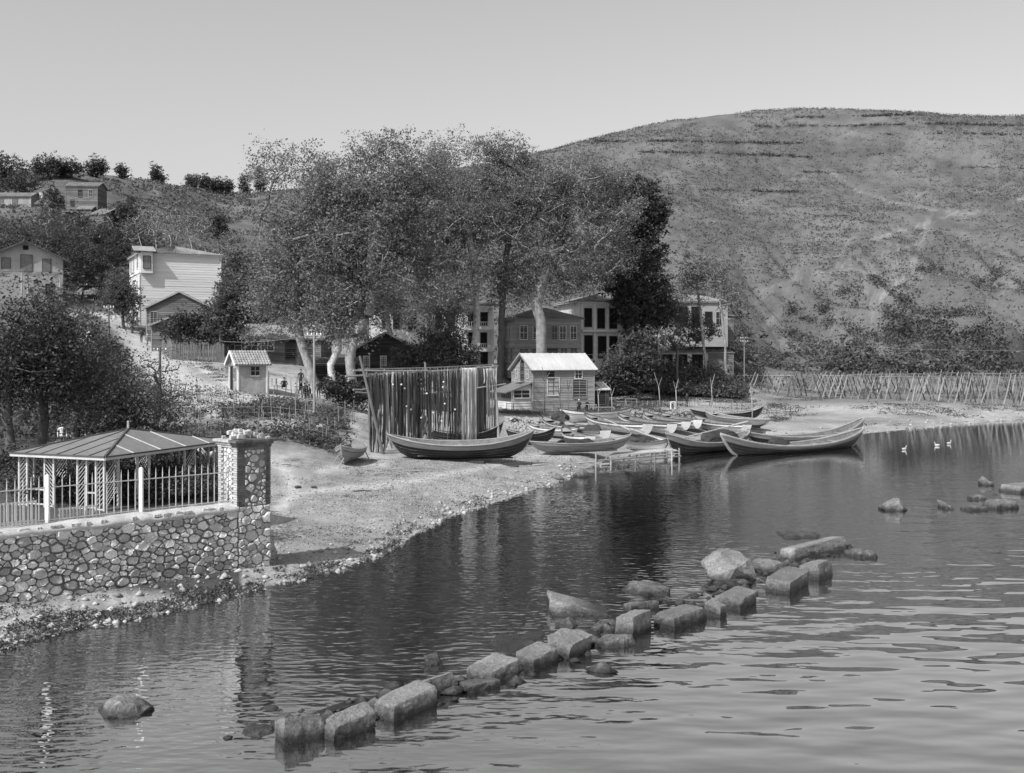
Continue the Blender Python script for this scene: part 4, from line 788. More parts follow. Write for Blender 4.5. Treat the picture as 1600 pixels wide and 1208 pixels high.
# ------------------------------------------------------------------ net drying frame and nets
nf = empty('net_drying_frame', GP(600, 73), 0, 'tall rough pole frame with leaning uprights for drying fishing nets', 'net frame'); o = Vector(nf.location)
def fp(px, py, Y): return P(px, py, Y)-o
FY = lambda px: 71+(px-577)/200*9
for a, b_, r in ((fp(562, 556, 70.6), GP(600, 70.8)-o, .11), (fp(578, 590, 71), GP(580, 71.2)-o, .08), (fp(592, 640, 70.9), GP(588, 71)-o, .07), (fp(664, 566, 75.2), GP(674, 75.2)-o, .09), (fp(770, 570, 80), GP(780, 79.4)-o, .1), (fp(776, 573, 81.5), GP(774, 81.5)-o, .09), (fp(608, 600, 74.5), GP(612, 74.6)-o, .08), (fp(754, 585, 82), GP(751, 82)-o, .08), (fp(601, 577, 73), GP(601, 73)-o, .08)):
    mid = a.lerp(b_, .5)+Vector((random.uniform(-.12, .12), 0, 0)); MB().tube([a, mid, b_-Vector((0, 0, .3))], [r*.7, r*.9, r*1.1], 7).build('upright', M['pole'], nf)
for a, b_ in ((fp(540, 588, 70.9), fp(640, 581, 74.2)), (fp(552, 579, 71), fp(668, 579, 75)), (fp(630, 583, 74), fp(778, 572, 80.3)), (fp(560, 578, 72.2), fp(776, 570, 82)), (fp(556, 613, 70.8), fp(584, 613, 71.5)), (fp(552, 609, 72), fp(578, 607, 73)), (fp(660, 616, 75.6), fp(790, 600, 80.4)), (fp(573, 588, 70.5), fp(573, 576, 73.5))):
    MB().tube([a, a.lerp(b_, .5)+Vector((0, 0, -.05)), b_], [.075, .07, .06], 6).build('rail', M['pole'], nf)
def strand(par, org, px, py0, py1, Y, w, mat, sway=.05, k=7):
    pts = []; rs = []; x0 = random.uniform(-1, 1)*sway
    for i in range(k):
        f = i/(k-1); q = P(px, py0+(py1-py0)*f, Y)-org; q.x += math.sin(f*random.uniform(2, 4)+x0*20)*sway*f+x0*f; q.y += random.uniform(-.04, .04); pts.append(q); rs.append(w*random.uniform(.7, 1.15)*(.65 if i in (0, k-1) else 1))
    m = MB(); m.smooth = True; m.tube(pts, rs, 6); return m.build('net_strand', mat, par)
dn = empty('fishing_net', GP(650, 75), 0, 'wide curtain of dark fishing nets hung in strands from the pole frame', 'fishing net'); o = Vector(dn.location)
px = 577.0
while px < 722:
    Y = FY(px); b_ = random.uniform(676, 704) if px > 612 else random.uniform(690, 712)
    if 648 < px < 668 or 683 < px < 700: b_ -= random.uniform(0, 14)
    strand(dn, o, px, 583-(px-577)*.052, b_, Y+random.uniform(-.15, .15), random.choice((.02, .03, .035, .045, .06, .075)), M['netdark' if random.random() < .93 else 'pole'], .09); px += random.choice((.8, 1.0, 1.3, 1.6, 2.0, 3.4))
px = 586.0
while px < 775:
    if not 716 < px < 722: strand(dn, o, px, 579-(px-577)*.04, random.uniform(625, 690), FY(px)+1.2, random.uniform(.03, .08), M['netdark'])
    px += random.uniform(2.2, 6)
px = 746.0
while px < 759: strand(dn, o, px, 574, random.uniform(678, 688), FY(px)+.2, .09, M['netdark']); px += 2
sg = MB(); sg.smooth = True                                          # one slack bunch sagging low
sg.grid([[Vector((P(640+18*u, 0, 74.6).x+.1*math.sin(9*v), 74.5+.1*math.cos(u*9), P(0, 640+v*48-10*math.sin(math.pi*u)*(1-v)+12*math.sin(math.pi*u)*v, 74.5).z))-o for v in (0, .2, .4, .6, .8, 1)] for u in np.linspace(0, 1.5, 18)])
sg.build('slack_net', M['netdark'], dn)
fl = [(642, 640), (693, 597), (692, 605), (695, 631), (677, 645), (690, 658), (675, 674), (635, 635), (658, 653), (667, 615), (632, 607), (614, 601), (627, 601), (711, 640)]
for px, py in fl:
    bm = bmesh.new(); bmesh.ops.create_icosphere(bm, subdivisions=1, radius=.075); me = bpy.data.meshes.new('float'); bm.to_mesh(me); bm.free(); q = link('float', me, M['clothpale'], dn); q.location = P(px, py, FY(px)-.25)-o
pn = empty('fishing_net', GP(733, 77.6), 0, 'pale bright bundle of net strands hanging at the right of the dark nets', 'fishing net'); o = Vector(pn.location)
for i in range(34):
    px = 722.5+i*.66; strand(pn, o, px, 575, random.uniform(690, 701), FY(px)-.35+random.uniform(-.12, .12), random.uniform(.018, .045), M['netpale'], .05)
p2 = empty('fishing_net', GP(766, 79.2), 0, 'thin pale net strands hanging at the far right upright of the frame', 'fishing net'); o = Vector(p2.location)
for px, b_ in ((762, 672), (764.5, 674), (767, 600), (769, 668), (772, 640), (775, 676), (756, 600), (760, 640)): strand(p2, o, px, 576, b_, FY(px)-.1, random.uniform(.03, .06), M['netpale'], .05)

# ------------------------------------------------------------------ rocks of the old mole
def rock(label, x0, x1, top, bot, depth, yaw, kind='block', tilt=0, slope=0, name=None, mat='tiderock'):
    """silhouette measured in the photo (px extents, top row, waterline row); depth in metres across the long axis"""
    Y = CH*F/(bot-H0); w = (x1-x0)/F*Y; ht = max(.15, (bot-top)/F*Y*.75); sunk = .5
    if kind == 'block': yaw += .42; depth *= .6
    bm = bmesh.new()
    if kind == 'boulder':                                            # angular broken stone
        for _ in range(24):
            q = Vector((random.gauss(0, 1), random.gauss(0, 1), random.gauss(0, 1))).normalized(); bm.verts.new(Vector((q.x*.5, q.y*.5, q.z*.5))*random.uniform(.85, 1.1))
        r_ = bmesh.ops.convex_hull(bm, input=bm.verts); bmesh.ops.delete(bm, geom=list({g for g in r_['geom_interior']+r_['geom_unused'] if isinstance(g, bmesh.types.BMVert)}), context='VERTS')
        bmesh.ops.subdivide_edges(bm, edges=bm.edges[:], cuts=4, use_grid_fill=True)
    else: bmesh.ops.create_cube(bm, size=1); bmesh.ops.subdivide_edges(bm, edges=bm.edges[:], cuts=11 if kind == 'block' else 7, use_grid_fill=True)
    sd = random.uniform(0, 500); L = max(depth*.7, (w-depth*abs(math.sin(yaw)))/max(.4, math.cos(yaw))) if kind == 'block' else w
    bev = random.uniform(.015, .06); sk = [random.uniform(-.1, .1), random.uniform(-.12, .12), random.uniform(0, .09), random.uniform(-.25, .25)]
    chops = [(Vector((random.choice((-1, 1))*random.uniform(.3, 1), random.uniform(-1, .6), random.uniform(.3, 1))).normalized(), random.uniform(.66, .8)) for _ in range(2)]
    for q in bm.verts:
        c = q.co.copy()
        if kind == 'boulder': c.x *= 1-.3*max(0, c.z)
        if kind == 'wedge': t = (c.x+.5); c.z = -.5+(c.z+.5)*(1-t*.93); c.y += (c.z+.5)*.25
        if kind == 'flat': s = c.normalized()*.6; rr_ = 1+.5*(vnoise(np.array([math.atan2(c.y, c.x)*1.6+sd]), np.array([sd]), 4)[0]-.5); c = Vector(((c.x*.4+s.x*.6)*rr_, (c.y*.4+s.y*.6)*rr_, c.z*.4+s.z*.5))
        if kind == 'block':                                          # worn arrises
            k = sum(1 for t in c if abs(t) > .49)
            if k >= 2: c *= 1-.5*bev*(k-1)
        if kind == 'block':
            tp_ = 1-sk[2]*(c.z+.5); c = Vector((c.x*tp_+sk[0]*(c.z+.5), c.y*tp_+sk[1]*(c.z+.5), c.z+sk[3]*c.y*(c.z+.5)))
            for cn, th_ in chops:
                ov_ = c.dot(cn)-th_
                if ov_ > 0: c = c-cn*ov_
        v = Vector((c.x*L, c.y*depth, (c.z+.5)*(ht+sunk)-sunk+slope*c.x*ht)); am = .013 if kind == 'block' else .03; sc = min(1.4, max(w, .5))
        f = lambda o: (fbm(np.array([v.x*1.7+o+sd]), np.array([v.y*1.7+v.z*1.3+sd]), 4, 5)[0]-.5)
        g = lambda o: (vnoise(np.array([v.x*8+o+sd]), np.array([v.y*8+v.z*6]), 8)[0]-.5)
        v += Vector((f(0)*2.4, f(31)*2.4, f(67)*2))*am*sc+Vector((g(0), g(9), g(17)))*(.035 if kind == 'block' else .07); q.co = v
    V = np.array([q.co for q in bm.verts]); ct, st = math.cos(yaw), math.sin(yaw); tl = R(tilt)
    V = np.stack([V[:, 0]*math.cos(tl)+V[:, 2]*0, V[:, 1], V[:, 2]+V[:, 0]*math.sin(tl)*.5], 1)
    Rt = np.stack([V[:, 0]*ct-V[:, 1]*st, V[:, 0]*st+V[:, 1]*ct, V[:, 2]], 1); lx, ly, sxy, sz = X((x0+x1)/2, Y), Y+depth/2, 1.0, 1.0
    for _ in range(8):                                               # fit the real size so that its outline has the measured extent
        Wd = Rt*np.array((sxy, sxy, 1)); Wd[:, 2] = np.where(Rt[:, 2] > 0, Rt[:, 2]*sz, Rt[:, 2]); wy = Wd[:, 1]+ly; m = Wd[:, 2] > -.03
        px = 800+F*(Wd[:, 0]+lx)/wy; py = H0+(CH-np.maximum(Wd[:, 2], 0))*F/wy; px, py2, wy2 = px[m], py[m], wy[m]
        sxy *= (x1-x0)/max(4, px.max()-px.min()); sz = np.clip(sz*(1+.8*((py2.min()-top)*Y/F)/max(.1, ht*sz)), .12, 4); lx += ((x0+x1)/2-(px.max()+px.min())/2)/F*ly; ly += CH*F/(bot-H0)-CH*F/(py2.max()-H0)
    for q, v in zip(bm.verts, V): q.co = Vector((v[0]*sxy, v[1]*sxy, (v[2]*sz if v[2] > 0 else v[2])+((vnoise(np.array([v[0]*4+sd]), np.array([v[1]*4]), 2)[0]-.5)*.1 if kind == 'flat' else 0)))
    me = bpy.data.meshes.new('r'); bm.to_mesh(me); bm.free(); me.name = name or ('stone_block' if kind == 'block' else 'boulder')
    o = link(me.name, me, M[mat]); o.location = (lx, ly, 0); o.rotation_euler = (0, 0, yaw)
    return tag(o, label, 'rock' if kind != 'block' else 'stone block', 'rocks and fallen blocks of the old mole')
RK = [('dark squared block at the near left end of the mole with a rounded top', 429, 508, 1115, 1160, .9, .15, 'block', 0, -.15), ('thin slab edge showing behind the first two near blocks', 489, 580, 1089, 1118, .5, .35, 'block', 0, .3),
 ('second block from the near end with an upright square left corner', 507, 587, 1096, 1158, .55, .42, 'block', 0, .25), ('largest near block with a broad dark side and a sharp left corner', 584, 683, 1062, 1128, 1.0, .5, 'block', 0, .3),
 ('block wedged behind the largest near block', 640, 716, 1050, 1092, .8, .35, 'block', 0, .1), ('low dark slab right of the wedged block', 716, 782, 1057, 1083, .7, .2, 'block', 0, -.2),
 ('tilted slab with a pale sloping top in the middle of the near half', 729, 812, 1020, 1068, 1.3, .45, 'block', 14, .2), ('rough block joining the tilted slab and the long block', 806, 872, 1002, 1048, .9, .5, 'block', 0, .2),
 ('long heavy block at the centre of the mole', 852, 926, 981, 1031, 1.2, .5, 'block', 0, .15), ('flat wet reef slab awash behind the long heavy block', 763, 866, 994, 1024, 2.4, .2, 'flat', 0, 0),
 ('small pale pointed stone alone behind the near blocks', 662, 693, 1019, 1040, .45, 0, 'boulder', 0, 0), ('low dark rock at the extreme near end of the mole', 376, 430, 1130, 1152, .8, .1, 'flat', 0, 0),
 ('pale triangular slab tilted up on its edge', 854, 943, 922, 963, .7, .05, 'wedge', 0, 0), ('low rough boulder alone beyond the triangular slab', 971, 1048, 906, 931, 1.3, 0, 'boulder', 0, 0),
 ('small boulder just in front of the triangular slab', 867, 904, 963, 982, .6, 0, 'boulder', 0, 0), ('thin pale slab behind the cube shaped block', 974, 1030, 938, 957, .6, .1, 'block', 0, -.3),
 ('cube shaped dark block between two low slabs', 960, 1018, 952, 994, .9, .5, 'block', 0, .1), ('low slab left of the cube shaped block', 920, 962, 970, 992, .9, .2, 'flat', 0, 0), ('weedy low stone awash before the cube shaped block', 929, 996, 991, 1013, .7, .1, 'flat', 0, 0),
 ('dark ribbed block with a ragged waterline in the far half', 1021, 1105, 944, 984, 1.1, .4, 'block', 0, .12), ('short block butted between two longer far blocks', 1100, 1136, 936, 965, .9, .45, 'block', 0, .1),
 ('block with a lumpy pale top below the great boulder', 1121, 1183, 915, 953, 1.1, .5, 'block', 0, .2), ('great angular boulder tilted left, tallest of the mole', 1095, 1182, 856, 911, 1.9, .3, 'boulder', 0, .2),
 ('broken rock leaning behind the great boulder', 1174, 1230, 872, 897, 1.2, .2, 'boulder', 0, 0), ('flat stone wedged under the great boulder', 1134, 1176, 904, 918, .8, .1, 'block', 0, 0),
 ('long squared block with a pale lit left end', 1196, 1265, 885, 929, 1.1, .55, 'block', 0, .2), ('flat topped block joined behind the pale ended block', 1248, 1301, 874, 906, 1.1, .45, 'block', 0, .1),
 ('farthest long block slanting down into the water', 1218, 1324, 838, 875, .9, .3, 'block', 0, .2), ('weedy flat rock awash beyond the farthest long block', 1213, 1282, 828, 841, 1.8, 0, 'flat', 0, 0),
 ('flat pale sandy slab awash right of the farthest long block', 1318, 1372, 857, 872, 1.6, .3, 'flat', 0, 0), ('lone oval boulder in the left foreground water', 152, 242, 1084, 1122, 1.0, -.25, 'boulder', 0, -.35), ('lone ragged rock in the open water toward the right', 1372, 1418, 778, 799, 1.6, 0, 'boulder', 0, 0),
 ('small sharp rock between the ragged rock and the right edge', 1464, 1490, 781, 796, .8, 0, 'wedge', 0, 0), ('flat pale slab lying at the right edge', 1560, 1640, 753, 771, 2.2, .1, 'block', 0, 0), ('double stone above the pale slab near the right edge', 1528, 1554, 744, 759, 1.0, 0, 'boulder', 0, 0),
 ('thin pale stone awash left of the pale slab', 1511, 1541, 772, 781, .8, 0, 'flat', 0, 0), ('low line of stones awash below the pale slab', 1500, 1545, 789, 798, .8, .1, 'flat', 0, 0), ('dark low rock under the pale slab at the right edge', 1535, 1592, 780, 796, 1.2, .3, 'flat', 0, 0),
 ('pale rounded rock in the shallows by the jetty', 895, 923, 731, 746, .9, 0, 'boulder', 0, 0), ('dark stone at the tip of the beach by the jetty', 860, 881, 738, 752, .8, 0, 'boulder', 0, 0)]
for r in RK: rock(*r)
# ------------------------------------------------------------------ net drying racks on the right
def rack(label, pa, Ya, pb, Yb, ta, tb, seed, step):
    rr = random.Random(seed); e = empty('pole_rack', GP((pa+pb)/2, (Ya+Yb)/2), 0, label, 'drying rack', 'drying racks on the far shore'); o = Vector(e.location); k = int(abs(pb-pa)/step); px = pa; f = 0; shared = {}
    for i in range(k+1):
        f = i/k; px = pa+(pb-pa)*f+rr.uniform(-2, 2); Y = Ya+(Yb-Ya)*f; top = P(px, ta+(tb-ta)*f, Y)-o
        for sg in (-1, 1):
            if rr.random() < .12: continue
            dx, dy = sg*rr.uniform(.8, 1.5), sg*rr.uniform(.5, 1.0)+rr.uniform(-.3, .3); ft = Vector((top.x+o.x+dx, top.y+o.y+dy, 0)); ft.z = float(zt(np.array([ft.x]), np.array([ft.y]))[0])-.2
            a = ft-o; tp = top+(top-a).normalized()*rr.uniform(.05, .8)-Vector((dx*.05, 0, 0)); md = a.lerp(tp, .5)+Vector((rr.uniform(-.12, .12), 0, 0))
            MB().tube([a, md, tp], [.095, .08, .055], 5).build('pole', M['pole' if (sg < 0) == (rr.random() < .85) else 'poledark'], e)
    for j in range(max(2, int(k/5))):
        f0, f1 = j/max(2, int(k/5)), min(1, (j+1.15)/max(2, int(k/5))); q = lambda f: P(pa+(pb-pa)*f, ta+(tb-ta)*f+rr.uniform(-1, 1), Ya+(Yb-Ya)*f)-o
        MB().tube([q(f0), q(f1)], [.05, .035], 5).build('rail', M['pole'], e)
rack('front row of crossed drying poles with a long top rail', 1150, 160, 1640, 139, 587, 589, 4, 8.5)
rack('back row of crossed drying poles behind the front row', 1190, 172, 1640, 152, 586, 583, 5, 9)
# ------------------------------------------------------------------ poles, wires
def tele(label, px, Y, top, r=.11, arms=1, name='telegraph_pole', cat='pole', dark=False):
    b_ = GP(px, Y); t = P(px, top, Y); e = empty(name, b_, 0, label, cat); h = t.z-b_.z
    MB().tube([(0, 0, -.4), (0, 0, h)], [r, r*.7], 7).build('pole', M['poledark' if dark else 'pole'], e)
    for a in range(arms):
        z = h-.25-a*.5; c = MB().beam((-.55, 0, z), (.55, 0, z), .07).build('crossarm', M['pole'], e)
        for x in (-.5, -.2, .2, .5): MB().tube([(x, 0, z+.03), (x, 0, z+.13), (x, 0, z+.2)], [.045, .06, .03], 6).build('insulator', M['insul'], c)
    return Vector((b_.x, b_.y, t.z-.2))
T1 = tele('slender telegraph pole with white insulators in front of the left plane trunks', 491, 84, 519)
T2 = tele('tall dark pole standing on the hill road', 170, 118, 477, arms=1, dark=True, r=.13)
T3 = tele('dark pole at the lower end of the road beside the bushy tree', 250, 92, 543, arms=1, dark=True, r=.14)
T4 = tele('telegraph pole with two rows of insulators in front of the right hillside', 1163, 158, 526, arms=2)
T5 = tele('short leaning post right of the small tiled hut', 419, 84.5, 580, arms=0, name='short_post', cat='post')
T6 = tele('thin dark pole by the roadside house at the top of the road', 130, 160, 443, arms=1, dark=True)
def wire(label, a, b_, sag, r=.014):
    pts = [a.lerp(b_, i/14)-Vector((0, 0, sag*4*(i/14)*(1-i/14))) for i in range(15)]
    tag(MB().tube(pts, r, 3).build('overhead_wire', M['pole']), label, 'wire')
wire('overhead wire running right from the telegraph pole across the scrub slope', T4, P(1640, 548, 175), .6, .02); wire('overhead wire running left from the telegraph pole into the evergreen', T4, P(940, 550, 150), .5, .018)
wire('wire across the front of the low house', P(345, 533, 122), T1, .3, .02); wire('wire passing in front of the long wooden row house', P(800, 551, 140), P(960, 553, 140), .2, .02)
# ------------------------------------------------------------------ garden stakes, wire fence
ge2 = empty('stake_fence', GP(430, 78), 0, 'thin irregular stakes fencing the vegetable plot', 'fence'); o = Vector(ge2.location)
for (p0, y0, p1, y1, k) in ((300, 71, 525, 69, 22), (275, 88, 560, 86, 26), (262, 93, 330, 86, 8), (505, 70, 560, 86, 10), (316, 78, 500, 79, 14), (420, 96, 570, 98, 18)):
    for i in range(k):
        f = i/k; Y = y0+(y1-y0)*f+random.uniform(-.6, .6); a = GP(p0+(p1-p0)*f+random.uniform(-4, 4), Y)-o; h = random.uniform(.7, 2.1); MB().tube([a-Vector((0, 0, .2)), a+Vector((random.uniform(-.15, .15), 0, h))], [.035, .025], 5).build('stake', M['pole'], ge2)
    for z in (.55, .95):
        A, B_ = GP(p0, y0, z)-o, GP(p1, y1, z)-o; m = 16; MB().tube([Vector(((A.lerp(B_, i/m)).x, (A.lerp(B_, i/m)).y, float(zt(np.array([(A.lerp(B_, i/m)+o).x]), np.array([(A.lerp(B_, i/m)+o).y]))[0])-o.z+z)) for i in range(m+1)], .012, 3).build('wire', M['pole'], ge2)
# flower bed kerbs and low rails by the boathouse terrace
lf = empty('low_rail_fence', GP(980, 131), 0, 'low rail fence of short posts along the terrace in front of the embankment', 'fence'); o = Vector(lf.location)
for i in range(34):
    px = 905+i*8.2; a = GP(px, 134)-o; MB().tube([a-Vector((0, 0, .2)), a+Vector((0, 0, .8))], .04, 5).build('post', M['pole'], lf)
for px0 in range(905, 1170, 40): MB().tube([GP(px0, 134, .7)-o, GP(px0+40, 134, .72)-o], .03, 4).build('rail', M['pole'], lf)
# tables, benches, stools at the terrace
def table(label, px, Y, L, hgt, w=.6, mat='greywood', name='table', cat='table'):
    e = empty(name, GP(px, Y), R(random.uniform(-5, 5)), label, cat); MB().box(-L/2, L/2, -w/2, w/2, hgt-.05, hgt).build('top', M[mat], e)
    for x in (-L/2+.06, L/2-.06):
        for y in (-w/2+.05, w/2-.05): MB().box(x-.035, x+.035, y-.035, y+.035, -.15, hgt-.05).build('leg', M[mat], e)
table('white square stool standing left of the man in dark clothes', 1051, 132, .62, .85, .6, 'white', 'stool', 'stool')
table('wooden table between the two seated people by the boathouse', 912, 127.9, 1.3, .78); table('long low bench left of the seated people', 862, 126, 3.2, .42, .4, 'plank', 'bench', 'bench'); table('long low bench right of the seated people', 943, 129, 2.6, .42, .4, 'plank', 'bench', 'bench')
table('small pale table behind the low rail fence', 986, 136.5, 1.5, .8); table('pale low table right of the standing man', 1100, 137, 1.6, .7); table('small round looking table below the boathouse porch', 797, 124.5, .9, .8, .5); table('small side table right of the seated people', 926, 128, .9, .75)
table('thin legged pale table before the boathouse wall', 872, 125, 1.1, .85, .5)
# brush and stone banks behind the boats
def bank(label, px0, px1, Y, hgt, n_):
    e = empty('stone_bank', GP((px0+px1)/2, Y), 0, label, 'stone bank'); o = Vector(e.location)
    for i in range(n_):
        a = GP(random.uniform(px0, px1), Y+random.uniform(-.8, .8), random.uniform(-.1, hgt))-o; s = random.uniform(.12, .3)
        bm = bmesh.new(); [bm.verts.new(a+Vector((random.uniform(-1, 1), random.uniform(-1, 1), random.uniform(-.8, .8)))*s) for _ in range(9)]; bmesh.ops.convex_hull(bm, input=bm.verts); me = bpy.data.meshes.new('stone'); bm.to_mesh(me); bm.free(); link('stone', me, M['rock'], e)
bank('dark stony bank at the left behind the far white boat', 985, 1024, 117, .75, 60); bank('dark stony bank below the standing man', 1040, 1092, 116.5, .8, 80); bank('loose stone bank left of the far white boat', 795, 880, 105, .35, 90)
re_ = empty('rockery', GP(135, 66), 0, 'pale heap of rockery stones behind the gazebo', 'rockery'); o = Vector(re_.location)
for i in range(70):
    a = Vector((random.uniform(-1.7, 1.7), random.uniform(-.7, .7), 0)); a.z = random.uniform(0, 1.25)*max(0, 1-abs(a.x)/1.9); s = random.uniform(.14, .3); bm = bmesh.new(); [bm.verts.new(a+Vector((random.uniform(-1, 1), random.uniform(-1, 1), random.uniform(-.8, .8)))*s) for _ in range(9)]; bmesh.ops.convex_hull(bm, input=bm.verts); me = bpy.data.meshes.new('stone'); bm.to_mesh(me); bm.free(); link('stone', me, M['stone'], re_)
# ------------------------------------------------------------------ people
def person(label, px, Y, face=0, pose='stand', h=1.72, coat='cloth', legs='cloth', hat='cloth', group=None, dz=0):
    k = h/1.75
    J = {'stand': dict(pel=(0,0,.95), ch=(0,0,1.28), nk=(0,0,1.5), hd=(0,-.02,1.63), el=((.25,.03,1.16),(-.25,.03,1.16)), wr=((.26,-.08,.92),(-.26,-.08,.92)), kn=((.1,-.03,.5),(-.1,-.03,.5)), an=((.11,.03,.08),(-.11,.03,.08))),
         'walk': dict(pel=(0,0,.95), ch=(0,-.03,1.28), nk=(0,-.05,1.5), hd=(0,-.08,1.63), el=((.25,.12,1.16),(-.25,-.1,1.17)), wr=((.25,.02,.93),(-.25,-.28,.97)), kn=((.1,-.16,.52),(-.1,.08,.5)), an=((.1,-.22,.09),(-.1,.32,.13))),
         'sit': dict(pel=(0,0,.5), ch=(0,-.05,.86), nk=(0,-.1,1.08), hd=(0,-.14,1.22), el=((.25,-.08,.76),(-.25,-.08,.76)), wr=((.17,-.35,.72),(-.17,-.35,.72)), kn=((.13,-.44,.5),(-.13,-.44,.5)), an=((.13,-.46,.08),(-.13,-.46,.08))),
         'crouch': dict(pel=(0,.1,.3), ch=(0,-.06,.62), nk=(0,-.16,.82), hd=(0,-.22,.95), el=((.3,-.2,.5),(-.3,-.2,.5)), wr=((.2,-.44,.4),(-.2,-.44,.4)), kn=((.2,-.32,.48),(-.2,-.32,.48)), an=((.17,-.08,.08),(-.17,-.08,.08)))}[pose]
    vs = []; rs = []; es = []
    def ad(p, r, par=None):
        vs.append(Vector(p)*k); rs.append(r*k); i = len(vs)-1
        if par is not None: es.append((par, i))
        return i
    pe_ = ad(J['pel'], .15); wst = ad(Vector(J['pel']).lerp(Vector(J['ch']), .5), .14, pe_); ch = ad(J['ch'], .165, wst); nb = ad(Vector(J['ch']).lerp(Vector(J['nk']), .75), .1, ch); ad(J['nk'], .055, nb)
    for i, s in enumerate((1, -1)):
        sh = ad(Vector(J['ch'])+Vector((s*.19, 0, .13)), .07, ch); el = ad(J['el'][i], .05, sh); wr = ad(J['wr'][i], .037, el); ad(Vector(J['wr'][i])+(Vector(J['wr'][i])-Vector(J['el'][i])).normalized()*.1, .036, wr)
        hp = ad(Vector(J['pel'])+Vector((s*.09, -.02, -.06)), .105, pe_); kn = ad(J['kn'][i], .075, hp); an = ad(J['an'][i], .045, kn); ad(Vector(J['an'][i])+Vector((s*.02, -.15, -.045)), .038, an)
    me = bpy.data.meshes.new('person'); me.from_pydata(vs, es, []); ob = bpy.data.objects.new('tmp', me); COL.objects.link(ob); md = ob.modifiers.new('s', 'SKIN')
    for i, r in enumerate(rs): me.skin_vertices[0].data[i].radius = (r, r*.85)
    me.skin_vertices[0].data[0].use_root = True; sb = ob.modifiers.new('u', 'SUBSURF'); sb.levels = 1
    dg = bpy.context.evaluated_depsgraph_get(); m2 = bpy.data.meshes.new_from_object(ob.evaluated_get(dg)); bpy.data.objects.remove(ob); m2.name = 'person'
    for mt in (coat, legs, 'skin'): m2.materials.append(M[mt])
    pz = J['pel'][2]*k; wrs = [Vector(w)*k for w in J['wr']]
    for p in m2.polygons:
        c = p.center; p.use_smooth = True
        p.material_index = 2 if min((c-w).length for w in wrs) < .09*k and c.y < .3 and any((c-(w+(w-Vector(J['el'][i])*k).normalized()*.09)).length < .085 for i, w in enumerate(wrs)) else (1 if c.z < pz-.06*k or (pose in ('sit', 'crouch') and c.y < -.2 and c.z < pz+.1) else 0)
    o = bpy.data.objects.new('person', m2); COL.objects.link(o); o.location = GP(px, Y, dz); o.rotation_euler = (0, 0, R(face)); tag(o, label, 'person', group)
    hc = Vector(J['hd'])*k; bm = bmesh.new(); bmesh.ops.create_uvsphere(bm, u_segments=14, v_segments=10, radius=1)
    for q in bm.verts:
        c = q.co; jaw = .8+.2*min(1, (c.z+1)); nose = .28 if (abs(c.x) < .25 and c.y < -.8 and -.35 < c.z < .15) else 0; ear = .12 if abs(c.x) > .9 and abs(c.z) < .35 else 0; eye = -.08 if (.2 < abs(c.x) < .55 and c.y < -.7 and .05 < c.z < .35) else 0
        q.co = Vector((c.x*.078*jaw*(1+ear), c.y*.098*(1+nose+eye), c.z*.12))*k
    mh = bpy.data.meshes.new('head'); bm.to_mesh(mh); bm.free(); ho = link('head', mh, M['skin'], o); ho.location = hc
    hm = MB(); hm.smooth = True; hm.tube([(0, .01, .02*k), (0, .012, .07*k), (0, .012, .13*k), (0, .012, .15*k)], [.097*k, .1*k, .085*k, .03*k], 12); hm.build('hat' if hat != 'hair' else 'hair', M['cloth' if hat == 'hair' else hat], ho)
    return o
person('man in dark clothes standing on the terrace right of the white stool', 1073, 134.5, 150, 'stand', 1.74, hat='cloth'); person('person with a white cap seated at the boathouse table facing away', 905, 127.2, 190, 'sit', 1.75, hat='clothpale', dz=-.02); person('person in dark with a pale front seated across the boathouse table', 917, 128.6, 20, 'sit', 1.7, coat='cloth', legs='clothmid')
person('slim person in dark walking down the hill road', 221, 139, 10, 'walk', 1.72); person('stout person with a white head covering on the hill road', 230, 137, 150, 'walk', 1.55, coat='clothmid', legs='clothmid', hat='clothpale')
person('person in dark crouching alone on the bare ground under the plane trees', 444, 100, 10, 'crouch', 1.75); person('small child in white standing left of the seated group', 462, 97, 60, 'stand', 1.15, 'clothpale', 'clothpale', 'hair')
SG = 'people sitting in the shade under the plane trees'
for lab, px, Y, fc, ps in (('left person of the dark group seated in a ring under the trees', 469, 99, 70, 'sit'), ('second person from the left in the seated ring under the trees', 474.5, 97.5, 150, 'sit'), ('middle taller looking person in the seated ring under the trees', 479, 99.5, 20, 'sit'), ('person nearest the pole in the seated ring under the trees', 485, 98, 280, 'sit'), ('dark person standing right of the telegraph pole', 498, 99, 200, 'stand'), ('dark person standing behind the seated ring against the bare bank', 470, 104, 0, 'stand')):
    person(lab, px, Y, fc, ps, random.uniform(1.66, 1.78), group=SG, dz=-.03 if ps == 'sit' else 0)
    if ps == 'sit': table('low stool under the '+lab.split(' in the')[0].split(' of the')[0]+' of the ring', px, Y+.02, .38, .4, .36, 'darkwood', 'stool', 'stool')
table('low seat under the person facing away at the boathouse table', 905, 127.2, .42, .42, .4, 'darkwood', 'stool', 'stool'); table('low seat under the person across the boathouse table', 917, 128.6, .42, .42, .4, 'darkwood', 'stool', 'stool')
table('small pale chair like stool left of the child in white', 428, 101, .5, .7, .4, 'plank', 'stool', 'stool')
person('person in white half hidden behind the gazebo roof', 97, 62, 30, 'stand', 1.6, 'clothpale', 'clothmid', 'hair')
